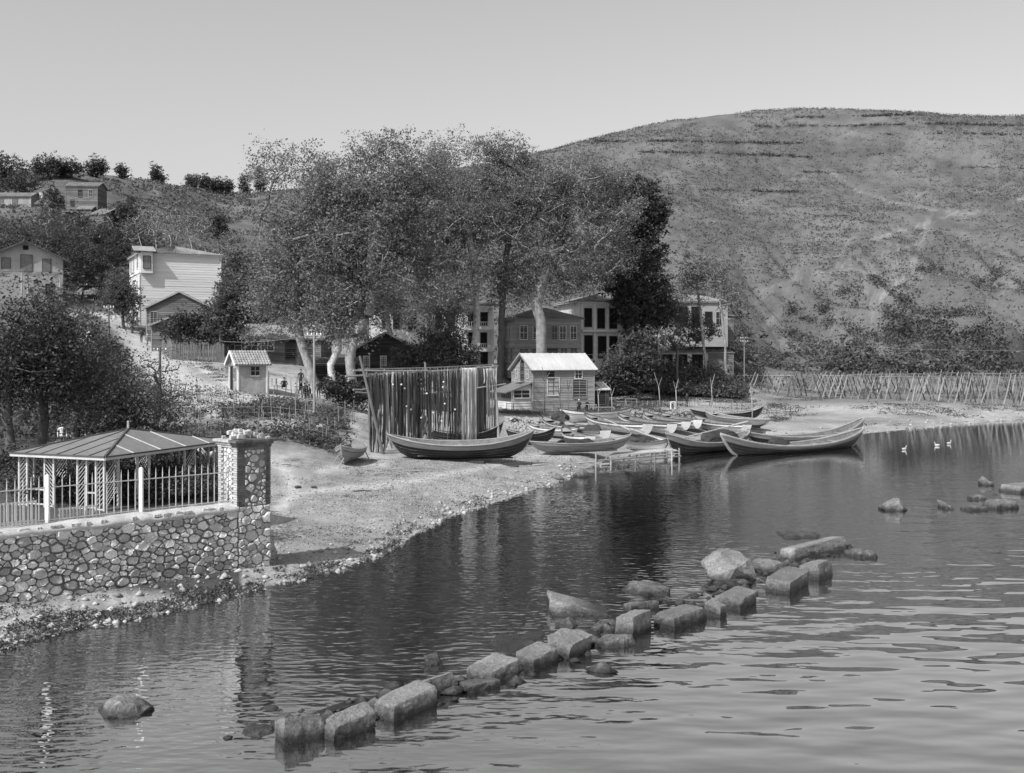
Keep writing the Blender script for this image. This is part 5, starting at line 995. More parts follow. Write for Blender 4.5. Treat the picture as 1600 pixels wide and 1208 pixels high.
# ------------------------------------------------------------------ ducks on the water
for lab, px, py in (('white duck swimming left of its two companions', 1413, 703), ('white duck with raised neck out on the still water', 1464, 697), ('white duck at the right of the little flock', 1483, 694)):
    Y = CH*F/(py-H0); m = MB(); m.smooth = True; DS = .72
    m.tube([(-.32, 0, .2), (-.22, 0, .13), (0, 0, .1), (.18, 0, .13), (.24, 0, .2)], [.02, .1, .15, .11, .03], 8); m.tube([(.16, 0, .16), (.22, 0, .3), (.23, 0, .42), (.27, 0, .46), (.31, 0, .44)], [.06, .045, .05, .06, .03], 7)
    o = m.build('duck', M['bird']); o.location = (X(px, Y), Y, 0); o.scale = (DS, DS, DS); o.rotation_euler = (0, 0, random.choice((.3, 3.5, 2.6))); tag(o, lab, 'duck', 'ducks on the bay'); MB().tube([(.31, 0, .445), (.4, 0, .425)], [.025, .012], 5).build('beak', M['greywood'], o)

for lab, px, py, L, an, r, mt in (('dark driftwood stick lying on the open sand', 565, 768, 1.0, .2, .035, 'poledark'), ('small pale scrap of wood near the gate pier on the sand', 447, 726, .5, .1, .05, 'plank'), ('short dark lump of wood left on the sand path', 466, 763, .3, .6, .09, 'poledark'), ('dark stub of wood right of the other lump on the sand', 491, 763, .28, -.4, .08, 'poledark'), ('long weathered spar lying along the netside boat shadow', 660, 737, 2.4, .06, .05, 'pole'), ('pale broken board lying below the long grey boat', 850, 727, 1.6, .3, .06, 'plank')):
    Y = 60.0
    for _ in range(40): Y = Y+((H0+(CH-G(px, Y))*F/Y)-py)*Y*Y/(CH*F)*.6
    a = GP(px, Y, r*.6); thing_mesh('driftwood', MB().tube([a-Vector((math.cos(an), math.sin(an), 0))*L/2, a+Vector((0, 0, .03)), a+Vector((math.cos(an), math.sin(an), 0))*L/2], [r, r*.9, r*.6], 6), M[mt], lab, 'driftwood')
# ------------------------------------------------------------------ leaves and trees
def leafverts(cen, sig, size, rg, aspect=.62, up=.75):
    """one bent quad per centre, faces turned at random but mostly to the light above"""
    m = len(cen); c = cen+np.clip(rg.normal(0, 1, (m, 3)), -1.7, 1.7)*sig
    nn_ = rg.normal(0, 1, (m, 3))*.75; nn_[:, 2] += up; nn_ /= np.linalg.norm(nn_, axis=1, keepdims=True)+1e-9
    a = np.cross(nn_, rg.normal(0, 1, (m, 3))); a /= np.linalg.norm(a, axis=1, keepdims=True)+1e-9; b = np.cross(nn_, a)
    s = (size*rg.uniform(.6, 1.35, m))[:, None]; a = a*s*.5; b = b*s*.5*aspect
    v = np.stack([c-a, c+b*.9-a*.1, c+a, c-b*.9-a*.1], 1); return v.reshape(-1, 3)
def clumps(tips, per, sig, rg, k=4):
    """leaf centres gathered in sprays round the twig ends"""
    c = np.repeat(tips, k, 0); c = c+np.clip(rg.normal(0, 1, c.shape), -1.8, 1.8)*sig; w = rg.uniform(.25, 1.7, len(c)); c = np.repeat(c, np.maximum(1, (w*per/k).astype(int)), 0)
    return c+np.clip(rg.normal(0, 1, c.shape), -2, 2)*np.array((.36, .36, .24))*sig
def leafmesh(name, v): return npmesh(name, v, np.arange(len(v)).reshape(-1, 4))
def tree(label, base, crowns, natt=160, nleaf=55, lsize=.34, sig=.75, r0=.45, trunk=None, bark='bark', leaf='leaf', name='plane_tree', cat='tree', group=None, seed=None, up=.25, sides=6, vis=1.0, shellp=.6, z0=None, lump=1):
    rg = np.random.default_rng(seed if seed is not None else random.randint(0, 99999)); bz = GP(base[0], base[1]) if z0 is None else Vector((X(*base), base[1], z0)); o = np.array(bz)
    e = empty(name, bz, 0, label, cat, group)
    att = []; wts = np.array([c[2]*c[3] for c in crowns], float); wts /= wts.sum()
    for c, w in zip(crowns, wts):
        cx, cy, rx, ry = c[:4]; Y = c[4] if len(c) > 4 else base[1]; k = max(3, int(natt*w)); kl = max(2, k//lump); d = rg.normal(0, 1, (kl, 3)); d /= np.linalg.norm(d, axis=1, keepdims=True); rad = rg.uniform(0, 1, kl)**(.5*shellp)
        ce = np.array(P(cx, cy, Y)); R3 = np.array((rx, (rx+ry)*.42, ry))/F*Y; q_ = ce+d*rad[:, None]*R3*(1+.12*rg.normal(0, 1, (kl, 1))); q_ = np.repeat(q_, lump, 0); att.append(q_+(np.clip(rg.normal(0, 1, q_.shape), -1.6, 1.6)*np.array((1, 1, .7))*sig*1.1 if lump > 1 else 0))
    att = np.concatenate(att)-o
    tp = [np.zeros(3)-np.array((0, 0, .3))]+[np.array(P(*q))-o for q in (trunk or [(base[0], H0+(CH-(bz.z+max(1.0, float(att[:, 2].min())*.9)))*F/base[1], base[1])])]
    pts = []; par = []                                              # densify the trunk with a little wobble
    for i in range(len(tp)-1):
        m = max(1, int(np.linalg.norm(tp[i+1]-tp[i])/.9))
        for j in range(m):
            pts.append(tp[i]+(tp[i+1]-tp[i])*j/m+(rg.normal(0, .05, 3) if (i or j) else 0)); par.append(len(pts)-2)
    pts.append(tp[-1]); par.append(len(pts)-2); nt_ = len(pts)
    N = np.array(pts); cnt0 = len(pts); allp = np.zeros((cnt0+len(att)*14, 3)); allp[:cnt0] = N; m = cnt0; tips = []; lim = max(1, int(cnt0*.45)); top = N[-1]
    order = np.argsort(np.linalg.norm(att-top, axis=1))
    for ai in order:
        a = att[ai]; q = allp[:m]; dv = a-q; cost = np.linalg.norm(dv, axis=1)+.7*np.maximum(0, q[:, 2]-a[2]); cost[:lim] += 4
        j = int(np.argmin(cost)); L = np.linalg.norm(a-allp[j]); st = max(1, min(12, int(L/.8))); src = allp[j].copy(); ctl = (src+a)/2+np.array((0, 0, up*L))*rg.uniform(-.3, 1)+rg.normal(0, .1*L, 3); prev = j
        for s in range(1, st+1):
            t = s/st; p = (1-t)**2*src+2*t*(1-t)*ctl+t*t*a
            if m >= len(allp): break
            allp[m] = p; par.append(prev); prev = m; m += 1
        tips.append(prev)
    allp = allp[:m]; w = np.zeros(m); 
    for t in tips: w[t] += 1
    for i in range(m-1, 0, -1): w[par[i]] += w[i]
    rad = np.maximum(.02, r0*(np.maximum(w, .4)/max(w[0], 1))**.48)
    for i in range(min(3, m)): rad[i] *= (1.35, 1.15, 1.05)[i]
    tips_ = set(tips); ch = [[] for _ in range(m)]
    for i in range(1, m): ch[par[i]].append(i)
    mb = MB(); mb.smooth = True; stack = [(0, None)]
    while stack:
        i, pr = stack.pop(); path = [i] if pr is None else [pr, i]
        while ch[i]:
            k = max(ch[i], key=lambda c: w[c])
            for c in ch[i]:
                if c != k: stack.append((c, i))
            path.append(k); i = k
        if len(path) > 1:
            rr = [float(rad[p]) for p in path]
            if pr is not None: rr[0] = min(rr[0], rr[1]*1.25)
            mb.tube([allp[p] for p in path], rr, sides if rr[0] > .06 else 4, False)
    mb.build('trunk', M[bark], e)
    if nleaf:
        tp_ = allp[tips]; pt_ = allp[[par[t] for t in tips]]; cen = clumps(np.concatenate([tp_, (tp_+pt_)/2]), nleaf//2, sig, rg); link('crown', leafmesh('crown', leafverts(cen, 0, lsize, rg)), M[leaf], e)
    return e
PG = 'great plane trees over the village green'
TR = [
 ('left plane tree with a pale blotched trunk leaning left above the low house', (492, 108), [(470,300,62,62),(440,390,58,66),(415,470,48,62),(500,420,60,70),(545,285,46,48),(520,330,50,50),(470,480,60,50),(445,265,30,30)], 330, [(480,560,108),(470,530,108),(460,490,108),(462,400,108)], .75, 'bark'),
 ('plane tree with a crooked bright trunk beside the telegraph pole', (521, 107), [(560,470,55,45),(520,490,50,45),(590,420,50,50),(530,380,40,50)], 220, [(517,570,107),(528,545,107),(528,520,107),(545,500,107)], .6, 'barkpale'),
 ('plane tree with a thick dark trunk forking above the dark cabin', (549, 106), [(590,360,70,60),(610,265,62,52),(650,420,60,60),(560,340,50,60),(605,238,46,26),(650,330,60,66),(665,285,50,52)], 360, [(547,560,106),(552,530,106),(575,490,106),(588,450,106),(578,410,106),(590,360,106),(600,320,106)], .8, 'bark'),
 ('tall plane tree with a long pale bole forking high at the centre of the grove', (741, 138), [(690,290,62,60),(735,272,62,48),(705,400,50,60),(765,350,55,62),(690,245,50,30),(650,255,40,34),(690,340,60,56)], 330, [(740,545,138),(745,500,138),(743,430,138),(735,380,138),(728,330,138)], .75, 'barkpale'),
 ('plane tree with a straight dark trunk rising behind the boathouse', (780, 140), [(800,272,62,45),(815,340,62,60),(775,420,52,50),(790,250,40,28),(845,295,52,50),(850,355,50,56),(770,245,46,28)], 310, [(782,560,140),(784,500,140),(788,420,140),(800,350,140)], .75, 'barkdark'),
 ('plane tree with a massive low forked trunk in front of the wooden row house', (849, 138), [(880,390,70,62),(850,440,62,36),(905,310,70,55),(872,275,42,28),(930,400,50,60),(950,300,50,44),(955,360,46,54),(930,265,40,26),(820,430,46,44),(845,320,55,60)], 460, [(846,540,138),(845,500,138),(838,478,138),(848,440,138),(865,400,138)], 1.2, 'bark'),
 ('plane tree at the back of the grove between the pale buildings', (668, 135), [(640,460,62,50),(690,480,52,46),(660,390,60,50),(720,450,40,50),(680,430,60,60),(655,310,66,60),(720,330,60,60)], 430, [(665,540,135),(668,500,135),(672,440,135)], .6, 'bark'),
 ('broad plane tree filling the gap over the left pale building', (610, 140), [(560,440,60,60),(600,470,60,40),(480,400,50,60),(520,330,56,60),(515,270,40,34),(540,420,60,60)], 340, [(612,530,140),(600,480,140),(580,430,140)], .6, 'bark'),
]
for lab, base, cr, na, tk, r0, bk in TR: tree(lab, base, cr, int(na*1.4), 90, .255, .82, r0*.62, tk, bk, 'leaf', group=PG, lump=6)
tree('dense dark evergreen tree at the right end of the plane grove', (988, 150), [(990,330,52,58),(1003,395,38,36),(1000,470,42,52),(975,430,36,46),(1020,330,22,28),(1020,480,25,40)], 420, 150, .36, .7, .8, [(986,545,150),(990,500,150),(988,430,150)], 'barkdark', 'leafdark', 'evergreen_tree')
tree('bushy dark tree in front of the evergreen beside the boathouse', (996, 140), [(985,560,40,38),(960,590,22,24),(1005,585,25,22),(1010,545,28,30)], 150, 110, .34, .6, .3, None, 'barkdark', 'leafmid', 'bushy_tree')
tree('slender tree with a dark stem before the right hillside villa', (1058, 150), [(1045,500,25,40),(1060,480,22,25),(1040,470,20,22)], 70, 60, .3, .6, .18, None, 'barkdark', 'leafmid', 'slender_tree')
tree('pale feathery bush tree rising behind the net frame', (690, 112), [(695,545,36,30),(668,560,26,26),(715,560,28,26),(690,525,28,20)], 130, 110, .24, .6, .14, None, 'barkdark', 'weed', 'bushy_tree')
tree('dark leafy shrub at the right wall of the dark cabin', (637, 111), [(637,565,20,26),(628,580,20,16),(648,590,16,16)], 60, 80, .26, .45, .1, None, 'barkdark', 'leafmid', 'shrub', 'shrub')
tree('dark round bush at the foot of the left net upright', (552, 96), [(535,610,26,16),(560,618,18,14),(520,604,16,12)], 60, 80, .26, .45, .1, None, 'barkdark', 'leafdark', 'shrub', 'shrub')
tree('leafy tree half covering the right hillside villa', (1092, 163), [(1075,505,26,30),(1100,520,26,26),(1062,545,24,20)], 90, 80, .28, .55, .16, None, 'barkdark', 'leafmid', 'slender_tree')
# left foreground trees
LG = 'feathery garden trees left of the road'
for lab, base, cr, na, tk, lf, ls in (
  ('leaning garden tree with two dark stems at the far left edge', (22, 49), [(15,540,66,58),(-30,570,60,70),(55,495,44,36),(60,580,45,44)], 240, [(16,700,49),(8,620,49),(30,550,49)], 'leafdark', .26),
  ('garden tree with a straight dark trunk behind the gazebo roof', (66, 51), [(95,545,54,50),(75,600,52,46),(120,595,44,46),(105,500,34,34)], 240, [(66,690,51),(70,620,51),(80,560,51)], 'leafmid', .26),
  ('spreading garden tree above the rockery', (120, 57), [(150,612,50,42),(120,565,42,46),(165,580,34,34),(150,640,46,22)], 210, [(117,660,57),(130,615,57)], 'leafmid', .24),
  ('light feathery tree around the dark pole at the foot of the road', (243, 74), [(250,610,34,38),(228,632,40,28),(268,625,26,28),(240,570,18,20)], 90, [(245,640,74),(247,600,74)], 'weed', .22),
  ('low bushy tree right of the gazebo finial', (212, 58), [(215,645,46,30),(190,655,40,24),(250,655,36,24)], 130, None, 'leafmid', .24)):
    tree(lab, base, cr, na, 62, ls*.62, .6, .2, tk, 'barkdark', lf, 'garden_tree', group=LG, lump=5)
tree('bushy dark tree hugging the left side of the hill road', (150, 96), [(150,585,40,26),(180,590,32,18),(136,562,34,20),(95,560,46,36)], 170, 100, .28, .6, .2, None, 'barkdark', 'leafmid', 'garden_tree', group=LG)
tree('rounded dark bush at the left road edge by the tall dark pole', (160, 100), [(160,548,18,14),(172,562,20,14),(150,560,22,16)], 90, 100, .28, .5, .15, None, 'barkdark', 'leafdark', 'shrub', 'shrub')
tree('tree with fine twigs by the front of the tall white house', (194, 148), [(186,455,22,36),(200,470,16,30),(178,470,18,24)], 110, 70, .26, .5, .2, [(193,520,148),(190,480,148)], 'barkdark', 'leafmid', 'road_tree')
tree('slim tree standing against the corner of the tall white house', (207, 146), [(208,478,10,20),(214,470,9,12),(204,500,9,14)], 40, 40, .24, .4, .14, [(206,520,146),(208,490,146)], 'barkdark', 'leafdark', 'road_tree')
tree('dark leafy tree spreading over the plank fence', (312, 126), [(300,510,40,20),(335,500,36,26),(280,515,26,14),(350,520,26,16)], 140, 100, .28, .6, .2, None, 'barkdark', 'leafdark', 'orchard_tree')
for lab, base, cr in (('dark shrub on the slope left of the low house', (345, 122), [(350,500,26,24),(368,470,26,40)]), ('shrubby tree below the long plane branch over the low house', (395, 132), [(395,500,36,26),(375,440,30,46)])):
    tree(lab, base, cr, 100, 100, .3, .6, .2, None, 'barkdark', 'leafmid', 'orchard_tree')
# pollarded saplings near the boathouse
for lab, px, Y, tops in (('pollarded sapling with two cut arms before the boathouse wall', 851, 124, [(847,573),(859,582)]), ('pollarded sapling with three cut arms before the boathouse', 876, 122, [(865,598),(872,594),(882,602)]), ('thin sapling with a small forked top before the boathouse door', 888, 120, [(886,594),(891,595)]),
     ('forked sapling standing right of the boathouse lean-to', 935, 117, [(933,603),(944,598)]), ('straight thin sapling between lean-to and evergreen', 1031, 131, [(1022,582),(1034,590)]), ('slim sapling just left of the standing man', 1057, 115, [(1052,595),(1060,592)]), ('short thick stump with sprouting head left of the racks', 1112, 136, [(1110,590),(1117,584)]),
     ('thin bare sapling in front of the left end of the racks', 1175, 112, [(1173,598),(1177,606)]), ('thin sapling stick beside the far grey boat', 1113, 113, [(1112,615),(1114,618)]), ('small forked sapling left of the boathouse lean-to gap', 956, 122, [(953,600),(960,606)])):
    b_ = GP(px, Y); e = empty('sapling', b_, 0, lab, 'sapling', 'young pollarded trees by the shore'); fk = P(px+(tops[0][0]-px)*.2, max(t[1] for t in tops)+14, Y)-b_; m = MB(); m.smooth = True
    m.tube([(0, 0, -.2), fk*.5+Vector((.05, 0, 0)), fk], [.08, .06, .05], 6)
    m.build('trunk', M['greywood'], e)
    for t in tops: MB().tube([fk, (P(t[0], t[1], Y)-b_)*.6+fk*.4, P(t[0], t[1], Y)-b_], [.05, .04, .03], 6).build('branch', M['pole'], e)
# bare slanting trunks on the right
for lab, base, tk, cr in (('left of two tall nearly bare leaning trees before the timber shed', (1104, 157), [(1100,540,157),(1094,480,157),(1088,440,157)], [(1085,420,26,30),(1095,450,24,30),(1070,440,18,20)]), ('right of two tall nearly bare leaning trees with a forked top', (1135, 156), [(1133,540,156),(1128,490,156),(1125,455,156)], [(1112,430,16,26),(1132,430,14,24),(1145,470,26,30)])):
    tree(lab, base, cr, 80, 40, .24, .6, .2, tk, 'bark', 'leafmid', 'bare_tree', up=.1)
# hillside trees at left: skyline and slope
for lab, px, Y, cr, na, lf in (
  ('large dark tree group head at the far left of the skyline', 15, 262, [(15,262,30,24),(-15,270,30,26)], 110, 'leafdark'), ('wide dark tree on the skyline right of the far left one', 75, 272, [(72,258,20,14),(88,262,14,12),(60,264,10,12)], 80, 'leafdark'),
  ('low broad dark tree on the ridge between two taller ones', 112, 275, [(112,262,20,12),(98,268,14,10)], 60, 'leafdark'), ('round dark tree at the brow of the left hill', 152, 285, [(152,260,14,13),(146,266,12,9)], 60, 'leafdark'), ('tiny layered tree alone on the bare ridge', 190, 300, [(188,263,7,3),(191,270,8,4)], 24, 'leafdark'),
  ('cypress like dark tree standing on the descending ridge', 246, 330, [(243,266,5,12),(249,278,8,12),(246,284,10,8)], 60, 'leafdark'), ('first of four pale round trees in the saddle', 301, 352, [(301,286,9,12)], 40, 'leafmid'), ('second of four pale round trees in the saddle', 320, 356, [(320,288,9,10)], 36, 'leafmid'),
  ('third of four round trees in the saddle, joined to the fourth', 338, 360, [(338,290,10,10)], 36, 'leafmid'), ('fourth round tree at the right end of the saddle row', 353, 362, [(353,290,9,8)], 30, 'leafmid'), ('slender poplar like tree right of the saddle row', 382, 385, [(382,282,5,8),(383,294,5,8)], 30, 'leafmid'), ('narrow cypress at the left edge of the plane crowns', 407, 395, [(406,276,4,11),(407,290,5,8)], 36, 'leafdark'),
  ('dark tree below the skyline above the far left house', 30, 250, [(40,285,30,18),(15,300,26,16)], 90, 'leafdark'), ('dark tree left of the long roofed hillside house', 88, 236, [(85,310,16,18),(75,320,14,14)], 60, 'leafdark'), ('dark clump of trees below the hillside sheds', 105, 215, [(110,350,36,22),(75,360,30,22)], 110, 'leafdark'),
  ('dark tree beside the sloping hillside shed', 185, 225, [(190,340,26,22),(205,325,22,16)], 90, 'leafdark'), ('dark rounded tree above the tall white house', 342, 235, [(342,352,18,16)], 50, 'leafdark'), ('dark tree right behind the pale gabled house', 130, 165, [(150,420,40,30),(125,400,30,30),(170,400,26,30)], 170, 'leafdark'),
  ('mid grey tree behind the pale gabled house roof', 60, 172, [(60,380,50,26),(20,370,40,26),(100,370,30,26)], 170, 'leafmid'), ('leafy tree left of the tall white house eave', 178, 172, [(185,390,22,26),(160,370,26,22)], 110, 'leafdark')):
    k = Y/250; tree(lab, (px, Y), cr, na, 90, .34*k, .6*k, .22, None, 'barkdark', lf, 'hill_tree', group='trees on the left hillside', sides=4)
for i, px in enumerate((203, 222, 240, 262, 282, 300, 322, 352, 70, 160)):
    Y = 172+9*(i % 4); t = (350, 335, 345, 338, 352, 340, 355, 372, 325, 345)[i]; bz = max(G(px, Y), 0)
    tree(('bare white trunked tree directly above the left eave of the tall white house', 'bare pale tree with twisted limbs above the white house roof', 'tallest bare pale tree over the white house roof', 'bare twiggy pale tree over the middle of the white house roof', 'bare pale tree right of the middle of the white house roof', 'bare tree with fan shaped twigs above the white house roof', 'bare tree with dense fine twigs over the right part of the white house roof', 'bare tree right of the tall white house', 'tall thin white trunk above the pale gabled house', 'thin white trunk left of the tall white house')[i],
         (px, Y), [(px+3, t+4, 14, 24), (px-7, t+14, 9, 16)], 90, 8, .26, .5, .07, [(px+2, t+62, Y)], 'barkpale', 'leafmid', 'bare_tree', group='bare pale trees on the left slope', up=.35, sides=4)
for lab, px, Y, cr in (('dark garden shrub behind the left half of the gazebo', 40, 47, [(40,738,40,16),(10,735,30,18),(75,745,30,14)]), ('dark garden shrub behind the front corner of the gazebo', 130, 49, [(130,738,44,16),(165,742,36,14)]), ('dark garden shrub behind the right half of the gazebo', 230, 52, [(215,735,36,14),(255,732,36,14)]), ('dark garden shrub by the gate pier behind the gazebo', 310, 55, [(295,722,32,14),(325,718,26,14)])):
    tree(lab, (px, Y), cr, 90, 90, .16, .35, .08, None, 'barkdark', 'leafdark', 'garden_shrub', 'shrub', group='shrubs behind the gazebo')
vt = empty('twisted_vine', Vector((X(318, 46.5), 46.5, TERR)), 0, 'thick pale twisted vine trunk inside the right half of the gazebo', 'vine'); o_ = Vector(vt.location)
for pts, r in (([(308,800,46.3),(312,760,46.3),(303,735,46.3),(322,715,46.3),(312,700,46.3)], .13), ([(330,800,46.8),(326,760,46.8),(340,735,46.8),(332,715,46.8),(350,700,46.8)], .12), ([(322,715,46.5),(338,704,46.7),(345,712,46.8)], .1)):
    m = MB(); m.smooth = True; q = [P(*p)-o_ for p in pts]; q = [q[i].lerp(q[i+1], t) for i in range(len(q)-1) for t in (0, .33, .66)]+[q[-1]]; m.tube(q, [r*(1.1+.25*math.sin(i*2.1)) for i in range(len(q))], 8); m.build('stem', M['barkpale'], vt)
# ------------------------------------------------------------------ masses nobody could count
def scatter(name, pxr, yr, n_, keep, per, sig, size, mat, hgt=.3, seed=1, xs=None):
    rg = np.random.default_rng(seed); px = rg.uniform(*pxr, n_); Y = np.sqrt(rg.uniform(yr[0]**2, yr[1]**2, n_)); x = (px-800)/F*Y; z, t, d, _ = zt0(x, Y); z = zt(x, Y); py = H0+(CH-z)*F/Y
    m = keep(px, py, Y, d, t, x, rg); x, Y, z = x[m], Y[m], z[m]; sc = rg.uniform(.5, 1.5, len(x))
    c = np.stack([x, Y, z+hgt*.4*sc], 1); c = np.repeat(c, per, 0); s = np.repeat(sc, per)[:, None]
    off = rg.normal(0, 1, c.shape)*np.array((sig, sig, hgt*.35))*s; off[:, 2] = np.abs(off[:, 2]); c = c+off
    return tag(link(name, leafmesh(name, leafverts(c, 0, size, rg)), M[mat]), kind='stuff')
nz = lambda x, y, s, sd: fbm(x/s, y/s, 3, sd)
hillok = lambda px, Y: Y > np.interp(px, [0, 420, 560, 1100, 1300], [118, 130, 168, 170, 187])
TRK = [[(1290,262),(1345,300),(1400,318),(1470,330),(1520,334),(1600,312)], [(1500,333),(1420,358),(1362,374),(1422,386)], [(1362,374),(1300,424),(1345,348)], [(1455,335),(1440,380),(1420,430),(1370,470)], [(1300,420),(1380,395),(1440,378)], [(1180,455),(1260,430),(1330,420),(1400,440)], [(1350,430),(1362,480),(1375,520)], [(1230,470),(1200,505),(1175,545),(1190,575)], [(1250,560),(1290,530),(1330,470)]]
def notrack(px, py, w):
    d = np.full(px.shape, 1e9)
    for t in TRK: d = np.minimum(d, segd(px, py, t))
    return d > w
scatter('heath_scrub', (430, 1900), (165, 500), 50000, lambda px, py, Y, d, t, x, rg: hillok(px, Y) & (t < 1.01) & (nz(x, Y, 22, 7) > .22+.38*rg.random(len(px))) & notrack(px, py, 1.5+4*nz(x, Y, 12, 3)), 5, .6, .6, 'scrub', .45, 11)
scatter('ridge_scrub', (-200, 430), (118, 400), 14000, lambda px, py, Y, d, t, x, rg: (t < 1.01) & (py < 470) & (nz(x, Y, 16, 9) > .45), 4, .5, .8, 'scrub', .6, 12)
LN_ = ((197, 1180, 1600), (183, 1240, 1480), (265, 1250, 1600), (240, 1000, 1380), (222, 930, 1250), (300, 1060, 1280), (212, 1380, 1600))
def online(px, py, Y, x, rg):
    m = np.zeros(px.shape, bool)
    for yl, a_, b__ in LN_: m |= (np.abs(py-yl-(nz(x, Y, 60, 91)-.5)*16) < .9) & (px > a_) & (px < b__)
    return m & (rg.random(len(px)) < .8)
scatter('terrace_hedges', (900, 1700), (330, 500), 90000, lambda px, py, Y, d, t, x, rg: online(px, py, Y, x, rg) & (nz(x, Y, 14, 93) > .4), 7, .6, .6, 'leafdark', .7, 41)
scatter('slope_bushes', (1150, 1900), (186, 300), 3000, lambda px, py, Y, d, t, x, rg: (py+(nz(x, Y, 30, 71)-.5)*150 > 405) & (nz(x, Y, 17, 21) > .5) & ((px > 1440) | (py > 450-(px-1150)*.1)) & notrack(px, py, 9), 34, .9, .6, 'leafmid', 1.8, 13)
scatter('dark_slope_bushes', (1120, 1900), (184, 235), 700, lambda px, py, Y, d, t, x, rg: (nz(x, Y, 9, 27) > .52) & notrack(px, py, 9), 34, .9, .75, 'leafdark', 2.3, 14)
scatter('wooded_hillside', (-200, 430), (120, 240), 1900, lambda px, py, Y, d, t, x, rg: (py < 500) & (py > 315) & ~((px < 168) & (py < 368)) & (nz(x, Y, 13, 33) > .4) & (np.hypot(px-268, py-455) > 95) & ~((px < 120) & (Y < 152) & (py > 400)) & (segd(px, py, [(140,484),(172,492),(205,525),(262,582)]) > 44) & ~((px > 95) & (px < 250) & (Y < 175)), 60, 1.3, .6, 'leafmid', 3.4, 15)
scatter('dark_undergrowth', (-200, 200), (64, 125), 900, lambda px, py, Y, d, t, x, rg: (segd(px, py, [(440,650),(340,632),(262,582),(238,556),(205,525),(172,492)]) > 30) & (px < 130+(py-505)*.8), 50, .7, .35, 'leafmid', 1.5, 16)
scatter('gazebo_undergrowth', (15, 372), (39.5, 47), 900, lambda px, py, Y, d, t, x, rg: (x-WALL0[0])*WNRM[0]+(Y-WALL0[1])*WNRM[1] > 3.2, 40, .3, .13, 'leafdark', .75, 29)
scatter('embankment_ivy', (925, 1160), (147, 157), 900, lambda px, py, Y, d, t, x, rg: (py > 580), 40, .6, .4, 'leafmid', 1.2, 17)
scatter('slope_shrubs', (1000, 1190), (158, 215), 700, lambda px, py, Y, d, t, x, rg: (nz(x, Y, 9, 37) > .46), 30, .8, .5, 'leafmid', 1.4, 18)
scatter('garden_plants', (280, 545), (67, 92), 330, lambda px, py, Y, d, t, x, rg: (((py > 632) & (py < 655)) | (nz(x, Y, 5, 41) > .53)) & (segd(px, py, [(440,650),(340,632)]) > 6), 40, .28, .16, 'weed', .5, 19)
scatter('dark_garden_plants', (340, 535), (68, 90), 380, lambda px, py, Y, d, t, x, rg: ((py > 640) & (py < 658) & (px < 470)) | ((py > 676) & (nz(x, Y, 4, 43) > .55)) | ((px > 500) & (py > 650) & (py < 676)), 50, .35, .22, 'leafmid', .8, 20)
scatter('bank_weeds', (270, 470), (92, 122), 260, lambda px, py, Y, d, t, x, rg: (nz(x, Y, 6, 47) > .5) & (np.hypot((px-465)/85, (py-603)/34) > 1) & (segd(px, py, [(440,650),(340,632),(262,582),(238,556),(205,525)]) > 40), 40, .4, .13, 'weed', .25, 21)
scatter('shore_grass', (780, 1230), (117, 147), 3800, lambda px, py, Y, d, t, x, rg: nz(x, Y, 5, 51) > .5, 14, .35, .16, 'weed', .2, 22)
scatter('flat_grass', (1130, 1750), (112, 185), 3000, lambda px, py, Y, d, t, x, rg: (d > 4) & (nz(x, Y, 8, 53) > .5), 14, .5, .19, 'weed', .2, 23)
scatter('wrack_weed', (-60, 620), (26, 52), 26000, lambda px, py, Y, d, t, x, rg: (d > -.15) & (d < .5+1.3*nz(x, Y, 2.5, 57)) & (nz(x, Y, 1.1, 58) > .42), 9, .12, .085, 'weed', .1, 24)
scatter('dark_wrack', (-60, 760), (26, 62), 9000, lambda px, py, Y, d, t, x, rg: (d > .2) & (d < 1.4+3.2*nz(x, Y, 3, 59)) & (nz(x, Y, 1.6, 60) > .55), 12, .14, .08, 'leafmid', .08, 25)
scatter('beach_tufts', (420, 900), (40, 92), 9000, lambda px, py, Y, d, t, x, rg: (d > 2) & (nz(x, Y, 4, 61) > .56) & (segd(px, py, [(430,830),(436,795),(462,770),(600,758),(740,734),(850,710)]) > 12) & (segd(px, py, [(425,716),(520,700),(560,676)]) > 9), 6, .12, .06, 'weed', .04, 26)
rg = np.random.default_rng(31)                                       # loose pebbles and small stones on the shore
def stones(name, pxr, yr, n_, keep, s0, s1, mat, seed):
    rg = np.random.default_rng(seed); px = rg.uniform(*pxr, n_); Y = np.sqrt(rg.uniform(yr[0]**2, yr[1]**2, n_)); x = (px-800)/F*Y; z, t, d, _ = zt0(x, Y); z = zt(x, Y); m = keep(px, Y, d, x, rg); x, Y, z = x[m], Y[m], z[m]; k = len(x)
    s = (s0+(s1-s0)*rg.random(k)**3)[:, None, None]; th = rg.uniform(0, 6.28, k)
    base = np.array([(1,0,0),(.3,.9,.1),(-.8,.5,0),(-.7,-.6,.1),(.4,-.9,0),(.15,.1,.7),(0,0,-.5)])[None]*rg.uniform(.65, 1.35, (k, 7, 3)); c, q = np.cos(th)[:, None], np.sin(th)[:, None]
    v = np.stack([base[..., 0]*c-base[..., 1]*q, base[..., 0]*q+base[..., 1]*c, base[..., 2]], -1)*s+np.stack([x, Y, z+.01], 1)[:, None]
    f = np.array([(0,1,5),(1,2,5),(2,3,5),(3,4,5),(4,0,5),(1,0,6),(2,1,6),(3,2,6),(4,3,6),(0,4,6)])[None]+(np.arange(k)*7)[:, None, None]
    tag(link(name, npmesh(name, v.reshape(-1, 3), f.reshape(-1, 3)), M[mat]), kind='stuff')
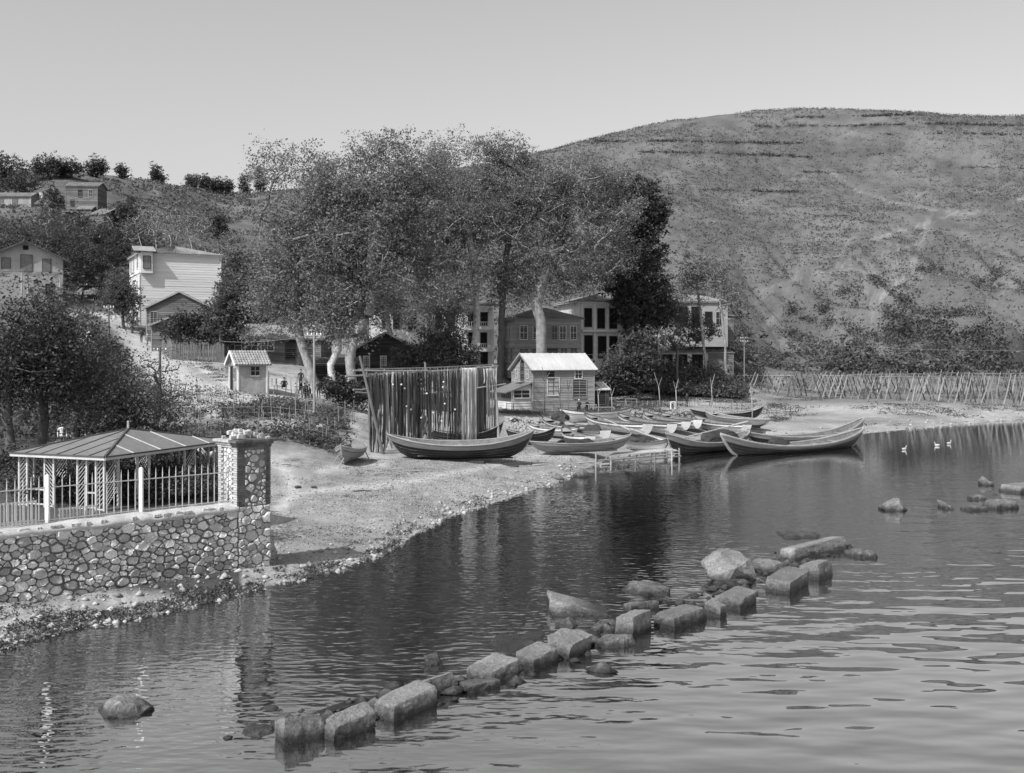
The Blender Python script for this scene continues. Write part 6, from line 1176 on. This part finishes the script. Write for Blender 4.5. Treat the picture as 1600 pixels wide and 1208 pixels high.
stones('shore_pebbles', (-80, 900), (26, 80), 42000, lambda px, Y, d, x, rg: (d > -.3) & (d < 4.5+0*d) & (rg.random(len(px)) < np.exp(-np.maximum(d, 0)/1.9)*1.1), .03, .17, 'pebble', 32)
stones('far_shore_stones', (760, 1750), (66, 150), 12000, lambda px, Y, d, x, rg: (d > -.3) & (d < 14) & (rg.random(len(px)) < np.exp(-np.maximum(d, 0)/5)), .05, .26, 'pebble', 33)
stones('bank_stones', (790, 890), (92, 112), 1500, lambda px, Y, d, x, rg: d > 4, .08, .3, 'rock', 34)
stones('beach_grit', (415, 920), (38, 92), 60000, lambda px, Y, d, x, rg: (d > .5) & (d < 22) & (nz(x, Y, 3, 97) > .3+.3*rg.random(len(px))), .012, .06, 'pebble', 35)
rg = np.random.default_rng(77); mt = rg.uniform(0, 1, 420); mp = np.array([(-4.6, 21.8), (-1.4, 24.2), (1.6, 27.5), (5.2, 32.2), (9.0, 37.0), (13.0, 42.5)])
mx_ = np.interp(mt, np.linspace(0, 1, 6), mp[:, 0])+rg.normal(0, .45, 420)-.35; my_ = np.interp(mt, np.linspace(0, 1, 6), mp[:, 1])+rg.normal(0, .45, 420)+.5
s = (.07+.3*rg.random(420)**2.5)[:, None, None]; th = rg.uniform(0, 6.28, 420); base = np.array([(1,0,0),(.3,.9,.1),(-.8,.5,0),(-.7,-.6,.1),(.4,-.9,0),(.15,.1,.55),(0,0,-.6)])[None]*rg.uniform(.6, 1.4, (420, 7, 3)); c, q = np.cos(th)[:, None], np.sin(th)[:, None]
v = np.stack([base[..., 0]*c-base[..., 1]*q, base[..., 0]*q+base[..., 1]*c, base[..., 2]], -1)*s+np.stack([mx_, my_, rg.uniform(-.12, .06, 420)], 1)[:, None]
f = np.array([(0,1,5),(1,2,5),(2,3,5),(3,4,5),(4,0,5),(1,0,6),(2,1,6),(3,2,6),(4,3,6),(0,4,6)])[None]+(np.arange(420)*7)[:, None, None]
tag(link('mole_rubble', npmesh('mole_rubble', v.reshape(-1, 3), f.reshape(-1, 3)), M['tiderock']), kind='stuff')
